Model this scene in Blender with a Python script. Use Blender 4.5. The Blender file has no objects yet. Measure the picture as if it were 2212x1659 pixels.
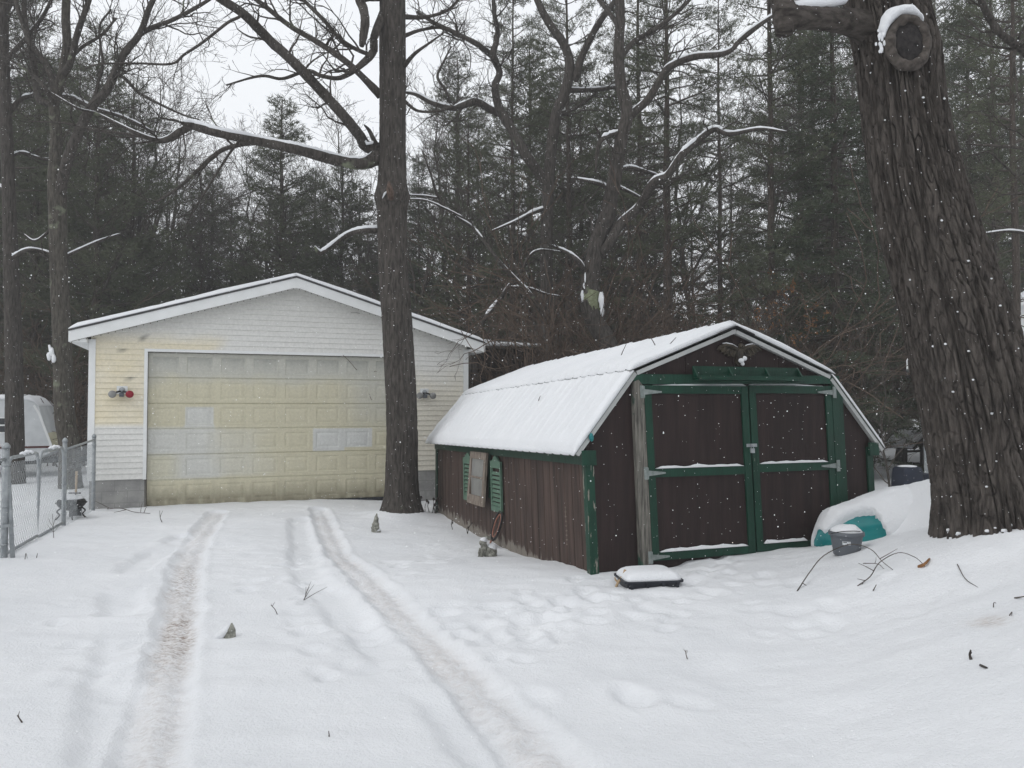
import bpy, math, random
import numpy as np
from mathutils import Vector, Matrix
S = bpy.context.scene
COL = S.collection
FPX, CX, CY, CAMZ = 1663.0, 1106.0, 829.5, 1.7
PITCH = math.atan(47.5/1663)

def at(x, y, D):
    """point at forward distance D seen at picture place (x, y)"""
    u = (x-CX)/FPX; v = (CY-y)/FPX
    c, s = math.cos(PITCH), math.sin(PITCH)
    dy = c - v*s; dz = v*c + s
    k = D/dy
    return np.array((u*k, D, CAMZ+dz*k))

# ------------------------------------------------------------ noise
_r = np.random.RandomState(7)
_perm = np.concatenate([_r.permutation(256)]*3)
_grad = _r.normal(size=(256, 3)); _grad /= np.linalg.norm(_grad, axis=1)[:, None]
def perlin(x, y, z=0.0):
    x, y, z = np.broadcast_arrays(np.asarray(x, float), np.asarray(y, float), np.asarray(z, float))
    xi = np.floor(x).astype(int); yi = np.floor(y).astype(int); zi = np.floor(z).astype(int)
    xf, yf, zf = x-xi, y-yi, z-zi
    f = lambda t: t*t*t*(t*(t*6-15)+10)
    u, v, w = f(xf), f(yf), f(zf)
    def g(i, j, k):
        h = _perm[_perm[_perm[(xi+i) & 255]+((yi+j) & 255)]+((zi+k) & 255)]
        q = _grad[h]
        return q[..., 0]*(xf-i)+q[..., 1]*(yf-j)+q[..., 2]*(zf-k)
    l = lambda a, b, t: a+(b-a)*t
    return 1.5*l(l(l(g(0,0,0), g(1,0,0), u), l(g(0,1,0), g(1,1,0), u), v),
                 l(l(g(0,0,1), g(1,0,1), u), l(g(0,1,1), g(1,1,1), u), v), w)
def fbm(x, y, z=0.0, o=3):
    a = 0; k = 1.0; m = 1.0
    for i in range(o):
        a = a + k*perlin(np.asarray(x)*m+i*17.3, np.asarray(y)*m-i*9.1, np.asarray(z)*m+i*5.7); k *= .5; m *= 2.03
    return a
def sst(a, b, x):
    t = np.clip((np.asarray(x, float)-a)/(b-a), 0, 1)
    return t*t*(3-2*t)

# ------------------------------------------------------------ mesh builder
class MB:
    def __init__(s):
        s.v = []; s.n = 0; s.q = []; s.t = []; s.g = []; s.c = []
    def add(s, v, quads=None, tris=None, ngons=None, col=None):
        v = np.asarray(v, float).reshape(-1, 3); o = s.n
        s.v.append(v); s.n += len(v)
        if quads is not None and len(quads): s.q.append(np.asarray(quads, int).reshape(-1, 4)+o)
        if tris is not None and len(tris): s.t.append(np.asarray(tris, int).reshape(-1, 3)+o)
        if ngons:
            for n in ngons: s.g.append([i+o for i in n])
        if col is not None: s.c.append(np.asarray(col, float).reshape(-1, 4))
        return s
    def box(s, a, b, M=None):
        a = np.minimum(a, b).astype(float) if 0 else np.array([min(a[i], b[i]) for i in range(3)], float)
        b_ = np.array([max(x) for x in zip(a, b)], float); 
        x0, y0, z0 = a; x1, y1, z1 = np.maximum(b_, b)
        v = np.array([(x0,y0,z0),(x1,y0,z0),(x1,y1,z0),(x0,y1,z0),(x0,y0,z1),(x1,y0,z1),(x1,y1,z1),(x0,y1,z1)], float)
        if M is not None: v = v@np.array(M.to_3x3()).T+np.array(M.translation)
        return s.add(v, [(0,3,2,1),(4,5,6,7),(0,1,5,4),(1,2,6,5),(2,3,7,6),(3,0,4,7)])
    def beam(s, p, q, w, h, up=(0,0,1)):
        p = np.asarray(p, float); q = np.asarray(q, float); d = q-p; d /= np.linalg.norm(d)
        a = np.cross(d, up); a /= np.linalg.norm(a); b = np.cross(a, d)
        v = []
        for c in (p, q):
            for i, j in ((-1,-1),(1,-1),(1,1),(-1,1)): v.append(c+a*i*w/2+b*j*h/2)
        return s.add(v, [(0,1,2,3),(7,6,5,4),(0,4,5,1),(1,5,6,2),(2,6,7,3),(3,7,4,0)])
    def prism(s, poly, f, d0, d1):
        """poly 2d (counter-clockwise), f(u,v,d)->xyz"""
        n = len(poly)
        v = [f(u, w, d0) for u, w in poly]+[f(u, w, d1) for u, w in poly]
        return s.add(v, [(i, (i+1) % n, (i+1) % n+n, i+n) for i in range(n)], ngons=[list(range(n))[::-1], list(range(n, 2*n))])
    def tube(s, P, R, k=6, cap=True, sq=None):
        P = np.asarray(P, float); n = len(P); R = np.broadcast_to(np.asarray(R, float), (n,))
        T = np.gradient(P, axis=0); T /= np.linalg.norm(T, axis=1)[:, None]+1e-9
        m = T.mean(0)
        ref = np.array((0, 0, 1.)) if abs(m[2]) < .75*np.linalg.norm(m) else (np.array((1., 0, 0)) if abs(m[0]) < abs(m[1]) or abs(m[2]) > abs(m[0]) else np.array((0, 1., 0)))
        A = np.cross(T, ref); A /= np.linalg.norm(A, axis=1)[:, None]+1e-9
        B = np.cross(T, A)
        an = np.arange(k)*2*math.pi/k
        if sq is None:
            V = P[:, None]+R[:, None, None]*(np.cos(an)[None, :, None]*A[:, None]+np.sin(an)[None, :, None]*B[:, None])
        else:
            V = P[:, None]+R[:, None, None]*(np.cos(an)[None, :, None]*A[:, None]*sq+np.sin(an)[None, :, None]*B[:, None])
        i = np.arange(n-1)[:, None]*k; j = np.arange(k)[None]; j2 = (j+1) % k
        q = np.stack([i+j, i+j2, i+k+j2, i+k+j], -1).reshape(-1, 4)
        g = [list(range(k))[::-1], [(n-1)*k+a for a in range(k)]] if cap else None
        if cap and k == 3:
            return s.add(V.reshape(-1, 3), q, [g[0], g[1]])
        return s.add(V.reshape(-1, 3), q, ngons=g)
    def lathe(s, prof, c=(0, 0, 0), k=24, sx=1, sy=1, rot=0):
        an = np.arange(k)*2*math.pi/k+rot; n = len(prof)
        V = np.array([[(c[0]+r*math.cos(a)*sx, c[1]+r*math.sin(a)*sy, c[2]+z) for a in an] for r, z in prof])
        i = np.arange(n-1)[:, None]*k; j = np.arange(k)[None]; j2 = (j+1) % k
        q = np.stack([i+j, i+j2, i+k+j2, i+k+j], -1).reshape(-1, 4)
        return s.add(V.reshape(-1, 3), q, ngons=[list(range(k))[::-1], [(n-1)*k+a for a in range(k)]])
    def grid(s, X, col=None, skirt=None, flip=False):
        """X (a,b,3) points; skirt: array of same shape to close the sheet underneath"""
        a, b = X.shape[:2]
        i = np.arange(a-1)[:, None]*b; j = np.arange(b-1)[None]
        q = np.stack([i+j, i+b+j, i+b+j+1, i+j+1], -1).reshape(-1, 4)
        if flip: q = q[:, ::-1]
        if skirt is None: return s.add(X.reshape(-1, 3), q, col=col)
        o = a*b; ids = np.arange(o).reshape(a, b)
        ring = np.concatenate([ids[0, :-1], ids[:-1, -1], ids[-1, :0:-1], ids[:0:-1, 0]])
        r2 = np.roll(ring, -1)
        sk = np.stack([ring, r2, r2+o, ring+o], -1)
        if flip: sk = sk[:, ::-1]
        return s.add(np.concatenate([X.reshape(-1, 3), skirt.reshape(-1, 3)]), np.concatenate([q, sk, q[:, ::-1]+o]))
    def ball(s, c, r, k=10, n=7, sq=(1, 1, 1), noise=0, seed=0):
        th = np.linspace(0, math.pi, n); an = np.arange(k)*2*math.pi/k
        d = np.stack([np.sin(th)[:, None]*np.cos(an), np.sin(th)[:, None]*np.sin(an), np.repeat(np.cos(th)[:, None], k, 1)], -1)
        rr = r*(1+noise*perlin(d[..., 0]*1.7+seed, d[..., 1]*1.7, d[..., 2]*1.7+seed*.7)) if noise else r*np.ones(d.shape[:2])
        V = np.asarray(c)+d*rr[..., None]*np.asarray(sq)
        i = np.arange(n-1)[:, None]*k; j = np.arange(k)[None]; j2 = (j+1) % k
        q = np.stack([i+j, i+k+j, i+k+j2, i+j2], -1).reshape(-1, 4)
        return s.add(V.reshape(-1, 3), q)
    def warp(s, f):
        s.v = [f(v) for v in s.v]; return s
    def mesh(s, name, mat, smooth=False):
        V = np.concatenate(s.v) if s.v else np.zeros((0, 3))
        lo = []; st = []; k = 0
        cnt = []
        if s.q:
            q = np.concatenate(s.q); lo.append(q.ravel()); cnt.append(np.full(len(q), 4))
        if s.t:
            t = np.concatenate(s.t); lo.append(t.ravel()); cnt.append(np.full(len(t), 3))
        for g in s.g: lo.append(np.array(g)); cnt.append(np.array([len(g)]))
        lo = np.concatenate(lo).astype(np.int32); cnt = np.concatenate(cnt).astype(np.int32)
        me = bpy.data.meshes.new(name)
        me.vertices.add(len(V)); me.vertices.foreach_set('co', V.astype(np.float32).ravel())
        me.loops.add(len(lo)); me.loops.foreach_set('vertex_index', lo)
        me.polygons.add(len(cnt)); me.polygons.foreach_set('loop_start', np.concatenate([[0], np.cumsum(cnt)[:-1]]).astype(np.int32))
        me.polygons.foreach_set('loop_total', cnt)
        me.polygons.foreach_set('use_smooth', np.full(len(cnt), smooth))
        me.update(calc_edges=True); me.validate()
        if s.c:
            c = np.concatenate(s.c)
            if len(c) == len(V):
                at_ = me.color_attributes.new('tint', 'FLOAT_COLOR', 'POINT'); at_.data.foreach_set('color', c.astype(np.float32).ravel())
        if mat is not None: me.materials.append(mat)
        return me
    def build(s, name, mat, parent=None, smooth=False, label=None):
        o = bpy.data.objects.new(name, s.mesh(name, mat, smooth)); COL.objects.link(o)
        if parent is not None: o.parent = parent
        if label: o['label'] = label
        return o

def tag(o, label, cat, group=None, kind=None):
    o['label'] = label; o['category'] = cat
    if group: o['group'] = group
    if kind: o['kind'] = kind
    return o
def thing(name, label, cat, loc=(0, 0, 0), rz=0.0, group=None):
    o = bpy.data.objects.new(name, None); COL.objects.link(o); o.empty_display_size = .2
    o.location = loc; o.rotation_euler = (0, 0, rz)
    return tag(o, label, cat, group)
def dup(root, loc, rz=0.0, sc=(1, 1, 1), label=None, group=None, tilt=(0, 0)):
    r = root.copy(); COL.objects.link(r); r.location = loc; r.rotation_euler = (tilt[0], tilt[1], rz); r.scale = sc
    if label: r['label'] = label
    if group: r['group'] = group
    for ch in root.children:
        c = ch.copy(); COL.objects.link(c); c.parent = r
        for gg in ch.children:
            d = gg.copy(); COL.objects.link(d); d.parent = c
    return r
def struct(o):
    o['kind'] = 'structure'; return o

# ------------------------------------------------------------ materials
def new_mat(name):
    m = bpy.data.materials.new(name); m.use_nodes = True
    nt = m.node_tree; b = nt.nodes['Principled BSDF']
    return m, nt, b
def noise_node(nt, scale, stretch=(1, 1, 1), detail=4, rough=.6, co='Object', dist=0.0, obrand=False):
    tc = nt.nodes.new('ShaderNodeTexCoord'); mp = nt.nodes.new('ShaderNodeMapping'); no = nt.nodes.new('ShaderNodeTexNoise')
    mp.inputs['Scale'].default_value = stretch
    no.inputs['Scale'].default_value = scale; no.inputs['Detail'].default_value = detail; no.inputs['Roughness'].default_value = rough
    no.inputs['Distortion'].default_value = dist
    nt.links.new(tc.outputs[co], mp.inputs['Vector']); nt.links.new(mp.outputs['Vector'], no.inputs['Vector'])
    return no.outputs['Fac']
def ramp(nt, fac, stops):
    r = nt.nodes.new('ShaderNodeValToRGB'); e = r.color_ramp.elements
    while len(e) < len(stops): e.new(.5)
    for i, (p, c) in enumerate(stops):
        e[i].position = p; e[i].color = (*c, 1) if len(c) == 3 else c
    nt.links.new(fac, r.inputs['Fac']); return r.outputs['Color']
def mixc(nt, fac, a, b):
    n = nt.nodes.new('ShaderNodeMix'); n.data_type = 'RGBA'
    for sock, v in ((n.inputs['Factor'], fac), (n.inputs['A'] if 0 else n.inputs[6], a), (n.inputs[7], b)):
        if hasattr(v, 'is_linked'): nt.links.new(v, sock)
        elif isinstance(v, (int, float)): sock.default_value = v
        else: sock.default_value = (*v, 1)
    return n.outputs[2]
def math_n(nt, op, a, b=0.0, c=None):
    n = nt.nodes.new('ShaderNodeMath'); n.operation = op
    for i, v in enumerate((a, b) if c is None else (a, b, c)):
        if hasattr(v, 'is_linked'): nt.links.new(v, n.inputs[i])
        else: n.inputs[i].default_value = v
    return n.outputs[0]
def bump(nt, b, h, strength=.4, dist=.02):
    n = nt.nodes.new('ShaderNodeBump'); n.inputs['Strength'].default_value = strength; n.inputs['Distance'].default_value = dist
    nt.links.new(h, n.inputs['Height'])
    nt.links.new(n.outputs['Normal'], b.inputs['Normal'])
def mat(name, c1, c2=None, scale=6, stretch=(1, 1, 1), rough=.8, lo=.35, hi=.65, bmp=0, bscale=None, bdist=.01, metal=0, spec=.3, detail=5,
        spots=None, sscale=4, slo=.6, shi=.66, sstretch=(1, 1, 1)):
    m, nt, b = new_mat(name)
    b.inputs['Roughness'].default_value = rough; b.inputs['Metallic'].default_value = metal
    b.inputs['Specular IOR Level'].default_value = spec
    f = noise_node(nt, scale, stretch, detail)
    c = ramp(nt, f, [(lo, c1), (hi, c2 if c2 else tuple(min(1, x*1.25) for x in c1))])
    if spots:
        f2 = noise_node(nt, sscale, sstretch, 4, .55)
        c = mixc(nt, ramp(nt, f2, [(slo, (0, 0, 0)), (shi, (1, 1, 1))]), c, spots)
    nt.links.new(c, b.inputs['Base Color'])
    if bmp: bump(nt, b, noise_node(nt, bscale or scale*2, stretch, 5), bmp, bdist)
    return m

def attr_mat(name, rough=.5, bmp=.1, bscale=40, bdist=.004, stretch=(1, 1, 1), mot=.12, spec=.35):
    """colour comes from the stain map held by the mesh"""
    m, nt, b = new_mat(name)
    a = nt.nodes.new('ShaderNodeAttribute'); a.attribute_name = 'tint'
    f = noise_node(nt, 25, stretch, 5)
    g = ramp(nt, f, [(.3, (1-mot,)*3), (.7, (1+mot*.5,)*3)])
    n = nt.nodes.new('ShaderNodeMix'); n.data_type = 'RGBA'; n.blend_type = 'MULTIPLY'; n.inputs['Factor'].default_value = 1
    nt.links.new(a.outputs['Color'], n.inputs[6]); nt.links.new(g, n.inputs[7]); nt.links.new(n.outputs[2], b.inputs['Base Color'])
    b.inputs['Roughness'].default_value = rough; b.inputs['Specular IOR Level'].default_value = spec
    if bmp: bump(nt, b, noise_node(nt, bscale, stretch, 4), bmp, bdist)
    return m

def snow_mat(name, dirt=False):
    m, nt, b = new_mat(name)
    base = ramp(nt, noise_node(nt, 1.3, (1, 1, 1), 4), [(.3, (.735, .748, .768)), (.7, (.785, .795, .812))])
    if dirt:
        a = nt.nodes.new('ShaderNodeAttribute'); a.attribute_name = 'tint'
        sep = nt.nodes.new('ShaderNodeSeparateColor'); nt.links.new(a.outputs['Color'], sep.inputs[0])
        f = ramp(nt, noise_node(nt, 22, (1, 1, 1), 6, .65), [(.36, (0, 0, 0)), (.62, (1, 1, 1))])
        fac = math_n(nt, 'MULTIPLY', sep.outputs[0], math_n(nt, 'ADD', math_n(nt, 'MULTIPLY', f, .85), .25))
        base = mixc(nt, fac, base, (.56, .505, .465))
        f3 = ramp(nt, noise_node(nt, 26, (.7, 2.2, 1), 5, .65), [(.47, (0, 0, 0)), (.60, (1, 1, 1))])
        base = mixc(nt, math_n(nt, 'MULTIPLY', sep.outputs[1], f3), base, (.30, .245, .215))
    nt.links.new(base, b.inputs['Base Color'])
    b.inputs['Roughness'].default_value = .65; b.inputs['Specular IOR Level'].default_value = .2
    h1 = noise_node(nt, 55, (1, 1, 1), 5, .7); h2 = noise_node(nt, 9, (1, 1, 1), 4, .6)
    bump(nt, b, math_n(nt, 'ADD', h1, math_n(nt, 'MULTIPLY', h2, 1.2)), .8, .016)
    return m

M = {}
M['ground'] = snow_mat('ground_snow', True)
M['snow'] = snow_mat('settled_snow')
M['bark'] = mat('oak_bark', (.028, .024, .021), (.085, .075, .066), 9, (3.2, 3.2, .55), .95, bmp=.9, bscale=14, bdist=.03, spots=(.17, .19, .13), sscale=1.3, slo=.66, shi=.72)
M['bigbark'] = mat('old_oak_bark', (.028, .023, .020), (.102, .088, .077), 10, (2.8, 2.8, .45), .95, lo=.36, hi=.62, bmp=1.0, bscale=34, bdist=.03, spots=(.6, .62, .64), sscale=16, slo=.735, shi=.78)
M['limbbark'] = mat('old_oak_limb_bark', (.028, .023, .020), (.095, .083, .073), 11, (.6, 1.8, 1.8), .95, bmp=1.0, bscale=30, bdist=.03)
M['lichenbark'] = mat('lichen_bark', (.035, .031, .026), (.10, .09, .075), 9, (3, 3, .6), .95, bmp=.9, bscale=14, bdist=.03, spots=(.155, .165, .12), sscale=2.6, slo=.60, shi=.68)
M['pinebark'] = mat('pine_bark', (.030, .025, .021), (.095, .078, .066), 8, (3, 3, .7), .95, bmp=.7, bscale=14, bdist=.02)
M['twig'] = mat('twig_bark', (.052, .045, .039), (.105, .090, .079), 3, rough=.95)
M['brush'] = mat('brush_stems', (.06, .042, .031), (.125, .090, .068), 3, rough=.95)
M['needle'] = mat('pine_needles', (.042, .050, .030), (.118, .128, .078), .9, rough=.75, lo=.3, hi=.7)
M['needle2'] = mat('hemlock_needles', (.028, .040, .023), (.078, .094, .055), .9, rough=.75, lo=.3, hi=.7)
M['leaf'] = mat('dry_leaves', (.16, .075, .03), (.26, .13, .055), 5, rough=.8)
M['white'] = mat('white_vinyl_trim', (.70, .71, .70), (.76, .77, .765), 3, rough=.45)
M['galv'] = mat('galvanised_steel', (.24, .26, .27), (.36, .38, .39), 12, rough=.5, metal=.3)
M['green'] = mat('worn_green_paint', (.002, .028, .0155), (.004, .044, .025), 5, (2, 2, .5), .5, bmp=.3, bscale=30, spots=(.20, .19, .16), sscale=9, slo=.71, shi=.74, sstretch=(3, 3, .7))
M['greenworn'] = mat('peeling_green_paint', (.002, .031, .017), (.005, .049, .028), 5, (2, 2, .5), .55, bmp=.3, bscale=30, spots=(.22, .20, .17), sscale=8, slo=.60, shi=.63, sstretch=(4, 4, .6))
M['shutter'] = mat('pale_green_shutter', (.070, .130, .093), (.095, .165, .118), 8, (1, 1, .5), .6)
M['oldwood'] = mat('weathered_grey_wood', (.055, .052, .046), (.20, .19, .165), 7, (5, 5, .5), .9, bmp=.6, bscale=14, spots=(.02, .06, .04), sscale=3.2, slo=.60, shi=.66)
M['sashwood'] = mat('bare_sash_wood', (.12, .095, .075), (.26, .22, .185), 9, (4, 4, .8), .85, bmp=.3)
M['brown'] = mat('brown_board', (.0145, .0080, .0072), (.027, .0150, .0135), 3.5, (4, 4, .35), .7, bmp=.25, bscale=20)
M['brownside'] = mat('weathered_brown_board', (.030, .019, .0155), (.078, .051, .041), 2.3, (4.5, 4.5, .35), .75, bmp=.35, bscale=20)
M['metalroof'] = mat('galvanised_roofing', (.10, .115, .11), (.18, .19, .18), 5, rough=.5, metal=.5)
M['darkmetal'] = mat('dark_iron', (.015, .015, .016), (.04, .038, .037), 9, rough=.6, metal=.4)
M['block'] = mat('concrete_block', (.22, .22, .215), (.34, .335, .32), 3.5, rough=.95, bmp=.4, bscale=40, bdist=.006)
M['shingle'] = mat('dark_shingles', (.05, .05, .052), (.10, .10, .10), 14, rough=.95)
M['black'] = mat('black_plastic', (.012, .014, .02), (.022, .025, .034), 5, rough=.45)
M['greypl'] = mat('grey_plastic', (.095, .105, .12), (.125, .135, .15), 4, rough=.5)
M['bronze'] = mat('tarnished_bronze', (.022, .019, .016), (.085, .07, .05), 14, rough=.45, metal=.4)
M['rake'] = mat('grey_drip_edge', (.36, .37, .365), (.44, .45, .44), 6, rough=.5)
M['hinge'] = mat('dull_zinc_hinge', (.17, .20, .19), (.28, .31, .30), 16, rough=.55, metal=.25)
M['teal'] = mat('teal_plastic', (.0, .13, .14), (.003, .19, .19), 3, rough=.35, spec=.5)
M['glass'] = mat('dusty_glass', (.17, .17, .165), (.25, .25, .24), 4, rough=.3, spec=.5)
M['darkglass'] = mat('dark_window_glass', (.012, .014, .016), (.02, .022, .025), 2, rough=.12, spec=.5)
M['stone'] = mat('lichened_stone', (.10, .10, .085), (.34, .34, .30), 22, rough=.95, bmp=.7, bscale=40)
M['red'] = mat('red_lamp_glass', (.20, .006, .016), (.26, .012, .026), 4, rough=.3)
M['copper'] = mat('reddish_wood_rim', (.20, .085, .06), (.30, .14, .10), 14, rough=.5)
M['camper'] = mat('white_ribbed_aluminium', (.52, .54, .55), (.62, .64, .65), 3, rough=.5)
M['cream'] = mat('aged_cream_panel', (.50, .47, .33), (.60, .57, .43), 2, rough=.6)
M['stripe'] = mat('maroon_stripe', (.07, .02, .018), rough=.5)
M['navy'] = mat('navy_cover', (.010, .014, .026), (.018, .024, .042), 4, rough=.7)
M['darkwood'] = mat('dark_old_wood', (.030, .025, .022), (.07, .06, .053), 6, (3, 3, .5), .9, bmp=.4)
M['paper'] = mat('pale_label', (.45, .47, .48), (.62, .64, .66), 60, rough=.6)
M['handle'] = mat('pale_wood_handle', (.35, .25, .15), (.45, .33, .2), 8, (1, 1, .3), .7)
# peeling at the foot of the side boards: bare grey wood showing low down in a ragged band
def worn_side():
    m = M['brownside']; nt = m.node_tree; b = nt.nodes['Principled BSDF']
    src = b.inputs['Base Color'].links[0].from_socket
    tc = nt.nodes.new('ShaderNodeTexCoord'); sp = nt.nodes.new('ShaderNodeSeparateXYZ'); nt.links.new(tc.outputs['Object'], sp.inputs[0])
    n = noise_node(nt, 3, (3, 3, .9), 6, .72)
    f = math_n(nt, 'SUBTRACT', math_n(nt, 'MULTIPLY', n, .9), math_n(nt, 'ADD', math_n(nt, 'MULTIPLY', sp.outputs[2], 1.5), .56))
    f = ramp(nt, f, [(.0, (0, 0, 0)), (.07, (1, 1, 1))])
    nt.links.new(mixc(nt, f, src, (.19, .17, .145)), b.inputs['Base Color'])
worn_side()
def block_lines():
    m = M['block']; nt = m.node_tree; b = nt.nodes['Principled BSDF']
    src = b.inputs['Base Color'].links[0].from_socket
    tc = nt.nodes.new('ShaderNodeTexCoord'); sp = nt.nodes.new('ShaderNodeSeparateXYZ'); cb = nt.nodes.new('ShaderNodeCombineXYZ')
    nt.links.new(tc.outputs['Object'], sp.inputs[0]); nt.links.new(math_n(nt, 'ADD', sp.outputs[0], sp.outputs[1]), cb.inputs[0]); nt.links.new(sp.outputs[2], cb.inputs[1])
    br = nt.nodes.new('ShaderNodeTexBrick'); nt.links.new(cb.outputs[0], br.inputs['Vector'])
    br.inputs['Scale'].default_value = 1; br.inputs['Brick Width'].default_value = .4; br.inputs['Row Height'].default_value = .205; br.inputs['Mortar Size'].default_value = .006
    nt.links.new(mixc(nt, math_n(nt, 'MULTIPLY', br.outputs['Fac'], .45), src, (.16, .16, .155)), b.inputs['Base Color'])
block_lines()
# ------------------------------------------------------------ terrain
SHO = np.array((.81, 7.85)); SHC, SHS = math.cos(math.radians(20)), math.sin(math.radians(20))
GO = np.array((-7.33, 13.38)); GC, GS = math.cos(math.radians(21)), math.sin(math.radians(21))
def shed_local(x, y):
    dx = np.asarray(x)-SHO[0]; dy = np.asarray(y)-SHO[1]
    return dx*SHC+dy*SHS, -dx*SHS+dy*SHC
def garage_local(x, y):
    dx = np.asarray(x)-GO[0]; dy = np.asarray(y)-GO[1]
    return dx*GC+dy*GS, -dx*GS+dy*GC
def poly_dist(x, y, P):
    best = np.full(np.shape(x), 1e9); par = np.zeros(np.shape(x)); L = 0; side = np.zeros(np.shape(x))
    for a, b in zip(P[:-1], P[1:]):
        a = np.array(a); b = np.array(b); d = b-a; l = np.hypot(*d)
        t = np.clip(((x-a[0])*d[0]+(y-a[1])*d[1])/l**2, 0, 1)
        ex = x-a[0]-t*d[0]; ey = y-a[1]-t*d[1]; dist = np.hypot(ex, ey)
        m = dist < best
        best = np.where(m, dist, best); par = np.where(m, L+t*l, par)
        side = np.where(m, np.sign(d[0]*ey-d[1]*ex), side)
        L += l
    return best*side, par
def spline(P, n=8):
    P = np.array(P, float); Q = np.vstack([2*P[0]-P[1], P, 2*P[-1]-P[-2]]); out = []
    for i in range(1, len(Q)-2):
        for t in np.arange(n)/n:
            a, b, c, d = Q[i-1], Q[i], Q[i+1], Q[i+2]
            out.append(.5*((2*b)+(-a+c)*t+(2*a-5*b+4*c-d)*t*t+(-a+3*b-3*c+d)*t**3))
    out.append(P[-1]); return np.array(out)
def gp(x, y):
    D = FPX*1.7/(y-877.0); return ((x-CX)/FPX*D, D)
TR_L = spline([gp(472, 1093), gp(420, 1180), gp(402, 1250), gp(390, 1350), gp(368, 1450), gp(350, 1550), gp(330, 1659), gp(300, 1950)], 4)
TR_R = spline([gp(690, 1085), gp(742, 1180), gp(836, 1290), gp(935, 1390), gp(1050, 1500), gp(1215, 1659), gp(1500, 1950)], 4)
TR_O1 = spline([gp(400, 1150), gp(310, 1210), gp(272, 1270), gp(268, 1370), gp(256, 1480), gp(235, 1659), gp(200, 1950)], 4)
TR_O2 = spline([gp(648, 1105), gp(660, 1180), gp(668, 1230), gp(760, 1330), gp(880, 1440), gp(1030, 1580), gp(1090, 1659), gp(1300, 1950)], 4)
_rs = np.random.RandomState(3)
DENTS = []
for (x, y, n, sx, sy) in ((1120, 1330, 34, 150, 55), (1250, 1300, 26, 160, 30), (1560, 1240, 26, 170, 25), (1450, 1310, 20, 150, 40), (900, 1190, 16, 70, 40), (1120, 1370, 14, 90, 40), (600, 1240, 16, 80, 60), (1720, 1350, 10, 150, 50), (1350, 1500, 5, 250, 90), (740, 1380, 14, 120, 60), (200, 1400, 10, 120, 90)):
    for i in range(n):
        px = x+_rs.normal()*sx*.6; py = max(1110, y+_rs.normal()*sy*.6)
        X, Y = gp(px, py); DENTS.append((X, Y, _rs.uniform(.06, .115), _rs.uniform(.010, .030), _rs.uniform(0, 3.14)))
MOUNDS = []   # (x, y, r, h)
def ground(x, y, fine=True):
    x = np.asarray(x, float); y = np.asarray(y, float)
    k = sst(-4, -1.2, x)
    z = -.21*sst(7.6, 10.5, y)*k - .09*sst(8.5, 13, y)*(1-k)
    s, t = shed_local(x, y)
    z = z + .10*sst(.1, 2.2, s)*sst(-1.6, -.1, t)*(1-sst(4.6, 6.5, s))*sst(-.5, 1, 1-t)
    # the bank rising to the right under the big oak
    bank = sst(-.35, 2.3, (x-2.55)-.38*(y-6.6))
    z = z + .62*bank*sst(1.0, 4.2, y)*(1-.75*sst(7.0, 9.2, y))
    z = z + .16*np.exp(-((x+1.9)**2+(y-13.25)**2)/.45**2)
    z = z + .18*sst(-3.5, -.5, -np.hypot(x-4.55, y-6.9))*sst(5.5, 6.5, y)
    z = z + .60*sst(-.12, .9, (x-3.80)+.62*(y-8.62))**.7*sst(7.1, 8.35, y)*(1-sst(10.2, 13.0, y))*(1-sst(7.5, 11, x))
    for (mx, my, r, h) in MOUNDS: z = z + h*np.exp(-((x-mx)**2+(y-my)**2)/r**2)
    z = z + .035*fbm(x*.55, y*.55, 1.3, 3) + .5*sst(40, 120, np.hypot(x, y))*fbm(x*.03, y*.03, 4, 2)
    if fine:
        near = 1-sst(14, 22, y)
        wob = .035*perlin(x*2.2, y*2.2, 9)+.02*perlin(x*6, y*6, 3)
        for P, w, dep in ((TR_L, .165, .036), (TR_R, .16, .040)):
            d, p = poly_dist(x, y, P); d = d+wob; a = np.abs(d)
            z = z - near*dep*(1-sst(w-.03, w+.03, a)) + near*.016*np.exp(-((a-w-.035)/.026)**2)*(.6+.8*perlin(x*4, y*4, 14))
            z = z + near*(1-sst(w-.06, w, a))*.012*np.sin(p*38+2*np.sin(d*30))*sst(-.3, .3, perlin(x*2, y*2, 6))
            for e in (-.07, .08): z = z - near*.018*np.exp(-((d-e)/.026)**2)
        for P, w, dep in ((TR_O1, .15, .06), (TR_O2, .15, .06)):
            d, p = poly_dist(x, y, P); d = d+1.3*wob
            z = z - near*dep*(1-sst(w-.07, w+.07, np.abs(d)))*sst(-.1, .25, perlin(x*.9, y*.9, 12)+.3)
        for (X, Y, r, h, an) in DENTS:
            m = (np.abs(x-X) < .5) & (np.abs(y-Y) < .5)
            if np.any(m):
                dx = x-X; dy = y-Y; u = dx*math.cos(an)+dy*math.sin(an); v = -dx*math.sin(an)+dy*math.cos(an)
                q = (u/(r*1.5))**2+(v/r)**2
                z = z + np.where(m, -h*(1-sst(.45, 1.15, np.sqrt(q)))+h*.18*np.exp(-((np.sqrt(q)-1.35)/.35)**2), 0)
        z = z + near*(.012*perlin(x*3.1, y*3.1, 2)+.010*perlin(x*1.2, y*5.5, 7)*sst(-.2, .4, perlin(x*.5, y*.5, 8))+.007*perlin(x*7, y*10, 5)*sst(-.3, .3, perlin(x*.8, y*.8, 15)))
    return z
def gz(x, y): return float(ground(np.array([x]), np.array([y]))[0])
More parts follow.
